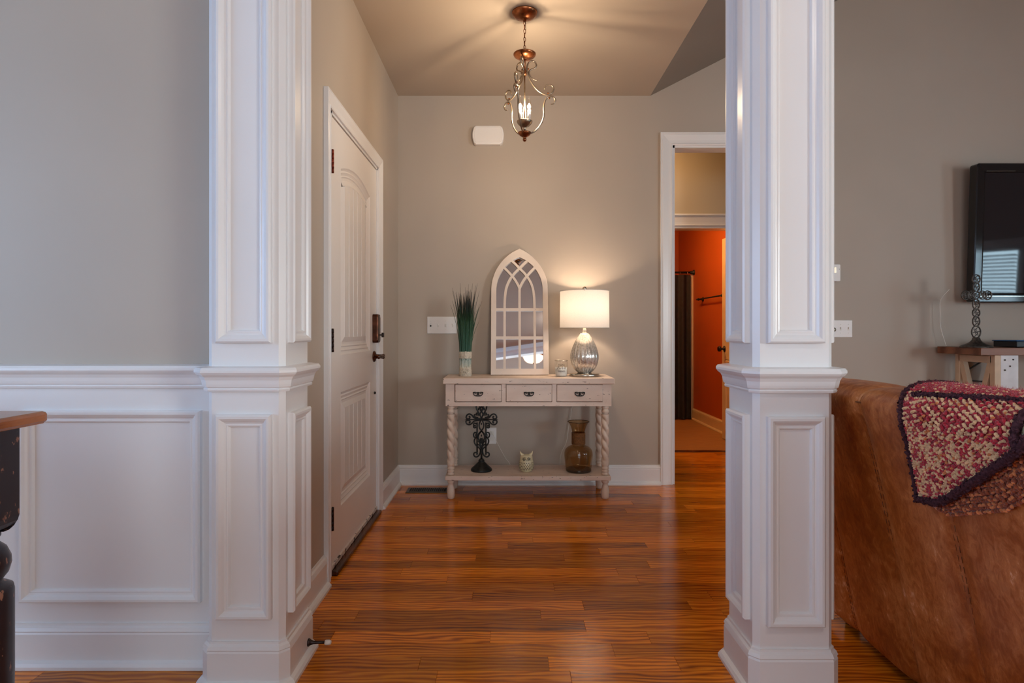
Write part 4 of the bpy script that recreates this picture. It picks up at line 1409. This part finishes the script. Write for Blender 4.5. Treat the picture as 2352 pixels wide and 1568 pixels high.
def prof_normal(k):
    a = SPL[max(0, k - 1)]; c = SPL[min(np_ - 1, k + 1)]
    t = Vector((c[0] - a[0], c[1] - a[1])).normalized()
    return Vector((-t.y, t.x))
for y in ys:
    endr = min(1.0, (y - .20) / .06, (2.30 - y) / .06)
    er = math.sqrt(max(0, 1 - (1 - endr) ** 2))
    for k, (x, z) in enumerate(SPL):
        nrm = prof_normal(k)
        bl = .011 * seam_bulge(y) + .006 * mnoise.noise((x * 3, y * 2.3, z * 3)) - .035 * (1 - er)
        vs.append((x + nrm.x * bl, y, z + nrm.y * bl))
for j in range(n_y):
    for k in range(np_ - 1):
        a = j * np_ + k
        fs.append((a, a + 1, a + np_ + 1, a + np_))
fs.append(tuple(range(np_))); fs.append(tuple(range(n_y * np_, (n_y + 1) * np_)))
b = MB(); b.add(vs, fs, True); b.build('backrest', 'leather', sf, True)
def sofa_pt(y, s, off):
    """s in 0..1 along the section from the outer foot over the top; off = distance off the leather"""
    f = s * (np_ - 1); k = min(np_ - 2, int(f)); t = f - k
    x = SPL[k][0] * (1 - t) + SPL[k + 1][0] * t; z = SPL[k][1] * (1 - t) + SPL[k + 1][1] * t
    nrm = prof_normal(k) * (1 - t) + prof_normal(k + 1) * t
    nrm.normalize()
    return Vector((x + nrm.x * (off + .011), y, z + nrm.y * (off + .011))), Vector((nrm.x, 0, nrm.y))
def s_of_z(z):
    for k in range(np_ - 1):
        if SPL[k][1] <= z <= SPL[k + 1][1]:
            return (k + (z - SPL[k][1]) / (SPL[k + 1][1] - SPL[k][1])) / (np_ - 1)
    return .55
for y in SEAMS[1:-1]:
    b = MB()
    for dy in (-.006, .006):
        k = 0
        while k < 60:
            p0, _ = sofa_pt(y + dy, .02 + .55 * k / 60, -.0085); p1, _ = sofa_pt(y + dy, .02 + .55 * (k + .62) / 60, -.0085)
            b.tube([p0, p1], .0008, 4)
            k += 1
    tag(b.build('stitching', 'leather_dark', sf, True), kind='stuff')
s_edge = s_of_z(.872)
b = MB(); b.tube([sofa_pt(.21 + 2.08 * i / 60, s_edge, -.008) [0] - Vector((0, 0, .0)) for i in range(61)], .0026, 6); b.build('piping', 'leather_dark', sf, True)
b = MB(); b.box((1.26, .24, .08), (2.02, 2.26, .34), .03); b.build('seat_base', 'leather', sf, True)
for a, c in ((.44, 1.24), (1.26, 2.06)):
    b = MB(); b.box((1.36, a, .33), (2.06, c, .49), .045); b.build('seat_cushion', 'leather', sf, True)
for a, c in ((.20, .43), (2.07, 2.30)):
    b = MB(); b.box((1.30, a, .08), (2.04, c, .66), .05); b.build('arm', 'leather', sf, True)
for x in (1.27, 1.96):
    for y in (.28, 2.22):
        b = MB(); b.lathe([(.022, 0), (.03, .09)], 14, (x, y, 0)); b.build('foot', 'table_black', sf, True)

# ------------------------------------------------------------------ crocheted blanket
bk = thing('crochet_blanket', (1.1, 1.35, .66), 'red and cream crocheted blanket with dark purple edging draped over the sofa back', 'blanket')
YL = 1.532
def z_bot(y):                                   # lower edge of the red flap
    if y > 1.455: return .672 + (1.455 - y) * .14
    return .672 + (1.455 - y) * .66
def y_left(s):                                  # left edge leans outwards on top of the sofa
    z = sofa_pt(1.4, s, 0)[0].z
    t = max(0, min(1, (.92 - z) / .26))
    over = max(0, s - s_edge) * .30
    return 1.520 + .026 * t + over
S_TOP = .82
def sheet(y0, y1, zb, off, mat, name, s_end=S_TOP, thick=.006, ny=44, ns=36):
    vs, fs = [], []
    for side in (0, 1):
        for i in range(ny + 1):
            for j in range(ns + 1):
                u = i / ny
                yb = y0 + (y1 - y0) * u
                sb = s_of_z(zb(yb))
                s = sb + (s_end - sb) * j / ns
                y = yb + (y_left(s) - YL) * max(0, min(1, (yb - y0) / max(.05, (y1 - y0))))
                o_ = off + .004 * mnoise.noise((y * 9, s * 14, off * 50)) - side * thick
                p, _ = sofa_pt(y, s, o_)
                vs.append(p)
    nn = (ny + 1) * (ns + 1)
    for i in range(ny):
        for j in range(ns):
            a = i * (ns + 1) + j
            fs.append((a, a + 1, a + ns + 2, a + ns + 1)); fs.append((nn + a, nn + a + 1, nn + a + ns + 2, nn + a + ns + 1))
    rim = [i * (ns + 1) for i in range(ny + 1)] + [ny * (ns + 1) + j for j in range(1, ns + 1)] + [i * (ns + 1) + ns for i in range(ny - 1, -1, -1)] + [j for j in range(ns - 1, 0, -1)]
    for a, c in zip(rim, rim[1:] + rim[:1]): fs.append((a, c, nn + c, nn + a))
    b = MB(); b.add(vs, fs, True)
    return b.build(name, mat, bk, True)
YR = 1.178
sheet(1.00, YL - .015, lambda y: z_bot(min(y, 1.46)) - .030 - .06 * max(0, min(1, (1.47 - y) / .2)), .008, 'rust_yarn', 'folded_under_layer', s_end=.60)
sheet(YR, YL, z_bot, .020, 'red_yarn', 'red_panel')
sheet(.98, YR, lambda y: z_bot(y) , .020, 'sage_yarn', 'sage_panel')
# raised stitches
rs = random.Random(5)
def stitches(y0, y1, zb, off, pick, s_end, sy=.0068, ss=.0064, inset=.010):
    b = MB()
    plen = sum(math.hypot(SPL[k + 1][0] - SPL[k][0], SPL[k + 1][1] - SPL[k][1]) for k in range(np_ - 1))
    # arc-length table
    acc = [0]
    for k in range(np_ - 1): acc.append(acc[-1] + math.hypot(SPL[k + 1][0] - SPL[k][0], SPL[k + 1][1] - SPL[k][1]))
    def s_at(L):
        for k in range(np_ - 1):
            if acc[k] <= L <= acc[k + 1]: return (k + (L - acc[k]) / (acc[k + 1] - acc[k])) / (np_ - 1)
        return 1
    def L_of(s):
        f = s * (np_ - 1); k = min(np_ - 2, int(f)); return acc[k] + (acc[k + 1] - acc[k]) * (f - k)
    Lend = L_of(s_end)
    ny = int((y1 - y0 + .12) / sy)
    for i in range(ny):
        yy = y0 + i * sy
        row = 0
        L = L_of(s_of_z(zb(min(yy, YL)))) + inset
        while L < Lend:
            s = s_at(L)
            y = yy + rs.gauss(0, .0014) + (.5 * sy if row % 2 else 0)
            row += 1
            Lj = L; L += ss
            if y < y0 + .004 or y > y1 + (y_left(s) - YL) - .010: continue
            p, nr = sofa_pt(y, s, off + rs.uniform(.001, .0035))
            nz = mnoise.noise((y * 34, Lj * 34, 3.1))
            mi = pick(nz, rs.random(), s)
            t = (Vector((0, 1, 0)) - nr * nr.y).normalized()
            u = nr.cross(t)
            an = rs.choice((-1, 1)) * rs.uniform(.35, 1.2)
            d1 = t * math.cos(an) + u * math.sin(an); d2 = nr.cross(d1)
            a_, c_, h_ = rs.uniform(.0046, .0068), rs.uniform(.0028, .0040), rs.uniform(.0032, .0048)
            vs = []
            for q in range(6):
                g = 2 * math.pi * q / 6
                vs.append(p + d1 * (a_ * math.cos(g)) + d2 * (c_ * math.sin(g)) - nr * .001)
            for q in range(6):
                g = 2 * math.pi * q / 6
                vs.append(p + d1 * (a_ * .62 * math.cos(g)) + d2 * (c_ * .62 * math.sin(g)) + nr * (h_ * .75))
            vs.append(p + nr * h_)
            fs = [(q, (q + 1) % 6, 6 + (q + 1) % 6, 6 + q) for q in range(6)] + [(6 + q, 6 + (q + 1) % 6, 12) for q in range(6)]
            b.add(vs, fs, True, mi)
    return b
def pick_red(nz, r, s):
    if s > s_edge + .10: return 0 if r < .82 else 1
    return 1 if nz * .45 + r < .50 else (2 if r > .92 else 0)
plain('orange_yarn', (0.62, 0.20, 0.06), 0.85, var=0.25, vscale=60, sheen=0.3)
b = stitches(YR, YL, z_bot, .021, pick_red, S_TOP)
tag(b.build('crochet_stitches', ['red_yarn', 'cream_yarn', 'orange_yarn'], bk, True), kind='stuff')
b = stitches(.98, YR - .012, z_bot, .021, lambda nz, r, s: 0 if r < .85 else 1, .66, .0085, .0085)
tag(b.build('sage_stitches', ['sage_yarn', 'cream_yarn'], bk, True), kind='stuff')
b = stitches(1.00, YL - .04, lambda y: z_bot(min(y, 1.46)) - .030 - .06 * max(0, min(1, (1.47 - y) / .2)), .009, lambda nz, r, s: 0 if r < .7 else 1, .45, .0080, .0080, .003)
tag(b.build('rust_stitches', ['rust_yarn', 'orange_yarn'], bk, True), kind='stuff')
# purple edging, knobbly and fuzzy
def edging(pts, r, name='edging'):
    b = MB()
    pts = catmull(pts, 6)
    b.tube(pts, r * .72, 8)
    def rv(k): return Vector((rs.gauss(0, 1), rs.gauss(0, 1), rs.gauss(0, 1))) * k
    for i, p in enumerate(pts):
        for q in range(9):                       # knotted loops of yarn
            d = rv(1).normalized()
            d1 = rv(1).cross(d).normalized(); d2 = d.cross(d1)
            c0 = p + d * r * .62 + rv(.0012)
            a_, c_, h_ = rs.uniform(.0040, .0062), rs.uniform(.0024, .0034), .0040
            vs = [c0 + d1 * (a_ * math.cos(math.pi * k / 3)) + d2 * (c_ * math.sin(math.pi * k / 3)) for k in range(6)]
            vs += [c0 + d1 * (a_ * .6 * math.cos(math.pi * k / 3)) + d2 * (c_ * .6 * math.sin(math.pi * k / 3)) + d * h_ * .75 for k in range(6)] + [c0 + d * h_]
            b.add(vs, [(k, (k + 1) % 6, 6 + (k + 1) % 6, 6 + k) for k in range(6)] + [(6 + k, 6 + (k + 1) % 6, 12) for k in range(6)], True)
        for q in range(26):                      # loose fibres
            d = rv(1).normalized()
            b.add([p + d * r * .9 + rv(.0002), p + d * r * .9 + rv(.0002), p + d * r * rs.uniform(1.25, 1.75) + rv(.003)], [(0, 1, 2)])
    return tag(b.build(name, 'purple_yarn', bk, True), kind='stuff')
edging([sofa_pt(y_left(s_of_z(.668) + (S_TOP - s_of_z(.668)) * i / 14) , s_of_z(.668) + (S_TOP - s_of_z(.668)) * i / 14, .022)[0] for i in range(15)], .0075)
edging([sofa_pt(YL + .012 - (YL - 1.02) * i / 14, s_of_z(z_bot(YL + .012 - (YL - 1.02) * i / 14)), .024)[0] for i in range(15)], .0125)
edging([sofa_pt(YR, s_of_z(z_bot(YR)) + (.74 - s_of_z(z_bot(YR))) * i / 8, .027)[0] for i in range(9)], .010)
edging([sofa_pt(1.505 - .31 * i / 8, s_edge + .075 + .05 * i / 8, .026)[0] for i in range(9)], .0065)
b = MB()                                          # red fringe along the top
for i in range(3200):
    y = rs.uniform(1.0, 1.56); s = rs.uniform(s_edge + .10, .80)
    p, nr = sofa_pt(y, s, .024)
    d = (nr + Vector((rs.gauss(0, .5), rs.gauss(.25, .6), rs.gauss(0, .4)))).normalized()
    o2 = Vector((rs.gauss(0, 1), rs.gauss(0, 1), rs.gauss(0, 1))) * .0003
    b.add([p + o2, p - o2, p + d * rs.uniform(.005, .016)], [(0, 1, 2)])
tag(b.build('fringe', 'red_yarn', bk, True), kind='stuff')

# ------------------------------------------------------------------ television
TVH, TVW = .945, 1.60
tv = thing('television', (3.187 + TVW / 2, 4.13, 1.278), 'large black flat-screen television mounted on the wall', 'television')
tv.rotation_euler = (R(2.2), 0, 0)
FT = lambda u, v, h: (u, -h, v)
b = MB()
oc = rrect(-TVW / 2, 0, TVW / 2, TVH, .018, 4)
b.ring(oc, [(0, -.055), (0, .006), (-.006, .012), (-.050, .010), (-.062, .004), (-.064, .000)], FT)
b.ring(oc, [(0, -.055), (-.30, -.075)], FT, cap=True)
b.build('bezel', 'black_gloss', tv)
b = MB(); b.prism(rect(-TVW / 2 + .060, .052, TVW / 2 - .060, TVH - .060), FT, -.004, .001); b.build('screen', 'tv_screen', tv)
b = MB(); b.box((-TVW / 2 + .04, -.0135, .040), (TVW / 2 - .04, -.0115, .043)); b.build('trim_strip', 'nickel', tv)
b = MB(); b.box((-TVW / 2 + .062, -.0125, TVH - .055), (-TVW / 2 + .26, -.0115, TVH - .0535)); b.build('trim_strip', 'nickel', tv)
b = MB(); b.box((-.22, .05, .25), (.22, .10, .70), .01); b.build('wall_mount', 'black_plastic', tv)

# ------------------------------------------------------------------ stand under the television
st = thing('media_console', (3.9, 4.0, 0), 'tall white-legged console with brown plank top under the television', 'console')
b = MB(); b.box((3.0, 3.815, .927), (4.95, 4.205, .974), .003); b.build('top', 'stand_oak', st, True)
for xe, s in ((3.10, 1), (4.85, -1)):
    x0, x1 = (xe, xe + .04) if s == 1 else (xe - .04, xe)
    b = MB(); b.box((x0, 4.13, 0), (x1, 4.17, .927), .002); b.build('post', 'raw_pine', st, True)
    b = MB(); b.box((x0, 3.83, 0), (x1, 3.87, .927), .002); b.build('post', 'raw_pine', st, True)
    b = MB(); b.box((x0 + .038 * s, 3.829, 0), (x1 + .11 * s, 3.865, .927), .002)
    fb = b.build('front_board', 'white_board', st, True)
    for (dx, dz) in ((.022, .03), (.075, .028), (.055, .07), (.022, .095)):
        b = MB(); b.lathe([(.005, 0), (.005, .004), (0, .004)], 8, (x1 + dx * s if s == 1 else x0 + dx * s, 3.829, .927 - dz), M=Matrix.Rotation(R(90), 3, 'X'))
        o = b.build('bolt', 'pewter_iron', None); o.parent = fb; o.location = -st.location
    b = MB(); b.box((x0, 3.86, .875), (x1, 4.14, .920), .002); b.build('rail', 'raw_pine', st, True)
    for a, c in (((4.125, .875), (3.88, .10)), ((3.875, .875), (4.12, .10))):
        A, Bp = Vector(a), Vector(c)
        t = (Bp - A).normalized(); nn = Vector((-t.y, t.x)) * .02
        b = MB(); b.prism([A + nn, Bp + nn, Bp - nn, A - nn], lambda u, v, h: (h, u, v), x0 + .004, x1 - .004); b.build('brace', 'raw_pine', st, True)
b = MB(); b.box((3.12, 4.10, .14), (4.83, 4.14, .18), .002); b.build('stretcher', 'white_board', st, True)
b = MB(); b.box((3.30, 4.06, 0), (3.36, 4.12, .927), .002); b.build('post', 'white_board', st, True)
e = thing('cable_box', (3.44, 3.99, .974), 'flat black box with blue lid on the media console', 'box')
b = MB(); b.box((3.30, 3.90, .976), (3.60, 4.09, 1.014), .004); b.build('case', 'black_plastic', e, True)
b = MB(); b.box((3.293, 3.895, 1.014), (3.607, 4.095, 1.021), .003); b.build('lid', 'blue_plastic', e, True)
cord('antenna_cord', [(3.06, 4.17, 1.37), (3.015, 4.19, 1.30), (3.01, 4.19, 1.20), (3.015, 4.19, 1.10), (3.035, 4.185, 1.02), (3.045, 4.18, .978)], .0022, 'white_cord', 'white wire hanging behind the pewter cross on the media console')
cord('power_cable', [(3.18, 4.18, .80), (3.26, 4.14, .87), (3.33, 4.12, .90), (3.37, 4.12, .84), (3.35, 4.12, .77), (3.28, 4.13, .735), (3.18, 4.16, .74)], .006, 'black_cord', 'looped black cable under the media console')

# pewter cross of linked ovals
px_ = thing('oval_link_cross', (3.055, 3.925, .974), 'pewter standing cross made of linked filigree ovals on the media console', 'cross')
K = .000558
def KP(x, y, d=0): return ((x - 490) * K, d, (1030 - y) * K)
OV = [(490, 230, 47, 50), (490, 322, 38, 52), (490, 417, 42, 44), (490, 525, 40, 60), (490, 625, 42, 48), (490, 725, 41, 58), (490, 850, 52, 70), (365, 420, 46, 52), (430, 420, 40, 50), (565, 418, 40, 48), (622, 420, 46, 52)]
for (x, y, rx_, rz_) in OV:
    b = MB()
    b.tube([KP(x + rx_ * math.cos(2 * math.pi * i / 28), y + rz_ * math.sin(2 * math.pi * i / 28)) for i in range(28)], .0048, 8, closed=True, flat=(.75, 1.2))
    b.tube(catmull([KP(x - rx_ * .35, y + rz_ * .75), KP(x + rx_ * .35, y + rz_ * .2), KP(x - rx_ * .35, y - rz_ * .2), KP(x + rx_ * .35, y - rz_ * .75)], 5), .0030, 6)
    b.tube(catmull([KP(x + rx_ * .6, y + rz_ * .5), KP(x, y + rz_ * .45), KP(x - rx_ * .1, y), KP(x, y - rz_ * .45), KP(x - rx_ * .6, y - rz_ * .5)], 5), .0026, 6)
    b.tube([KP(x - rx_ * .8, y + rz_ * .1), KP(x, y), KP(x + rx_ * .8, y - rz_ * .1)], .0024, 6)
    b.build('oval_link', 'pewter_iron', px_)
b = MB(); b.lathe([(.088, 0), (.088, .005), (.080, .012), (.055, .022), (.036, .034), (.024, .048), (.020, .062), (.018, .066), (0, .066)], 32, rib=lambda a, z: 1 + .03 * math.cos(a * 10) if z > .004 else 1); b.build('cross_base', 'pewter_iron', px_)

# ------------------------------------------------------------------ dining table corner
dt = thing('dining_table', (-1.86, .85, 0), 'tall dining table with honey oak top and distressed black turned legs', 'table')
b = MB()
tp = rrect(-2.61, .25, -1.104, 1.45, .018, 4)
b.ring(tp, [(-.006, .862), (0, .868), (0, .882), (-.003, .887), (-.009, .8895)], XY, cap=True)
b.prism(offset_poly(tp, -.006), XY, .861, .863)
b.build('table_top', 'table_oak', dt, True)
chipped('black_distressed', (0.020, 0.013, 0.016), (0.30, 0.14, 0.09), rough=0.3, amount=0.63, scale=55, stretch=(1, 1, .5))
def dleg():
    b = MB()
    sq = rrect(-.05, -.05, .05, .05, .005, 2)
    b.ring(sq, [(0, .862), (0, .655), (-.003, .643), (-.010, .632), (-.022, .625), (-.034, .624)], XY, cap=True)
    b.lathe([(.036, .628), (.036, .616), (.030, .610), (.030, .604), (.034, .600), (.036, .598), (.046, .588), (.054, .568), (.055, .552), (.050, .532), (.040, .518), (.038, .512), (.046, .508), (.058, .500), (.060, .490), (.060, .30), (.056, .12), (.048, .09), (.054, .08), (.054, .06), (.040, .04), (.036, 0)][::-1], 28)
    return b
d0 = None
for lx, ly_ in ((-1.188, 1.352), (-2.53, 1.352), (-1.188, .34), (-2.53, .34)):
    if d0 is None:
        d0 = dleg().build('leg', 'black_distressed', dt); o = d0
    else:
        o = link_copy(d0, dt)
    o.location = Vector((lx, ly_, 0)) - dt.location
b = MB()
b.box((-2.49, 1.33, .76), (-1.23, 1.36, .862)); b.box((-2.49, .33, .76), (-1.23, .36, .862)); b.box((-1.21, .38, .76), (-1.18, 1.31, .862)); b.box((-2.54, .38, .76), (-2.51, 1.31, .862))
b.build('apron', 'black_distressed', dt, True)
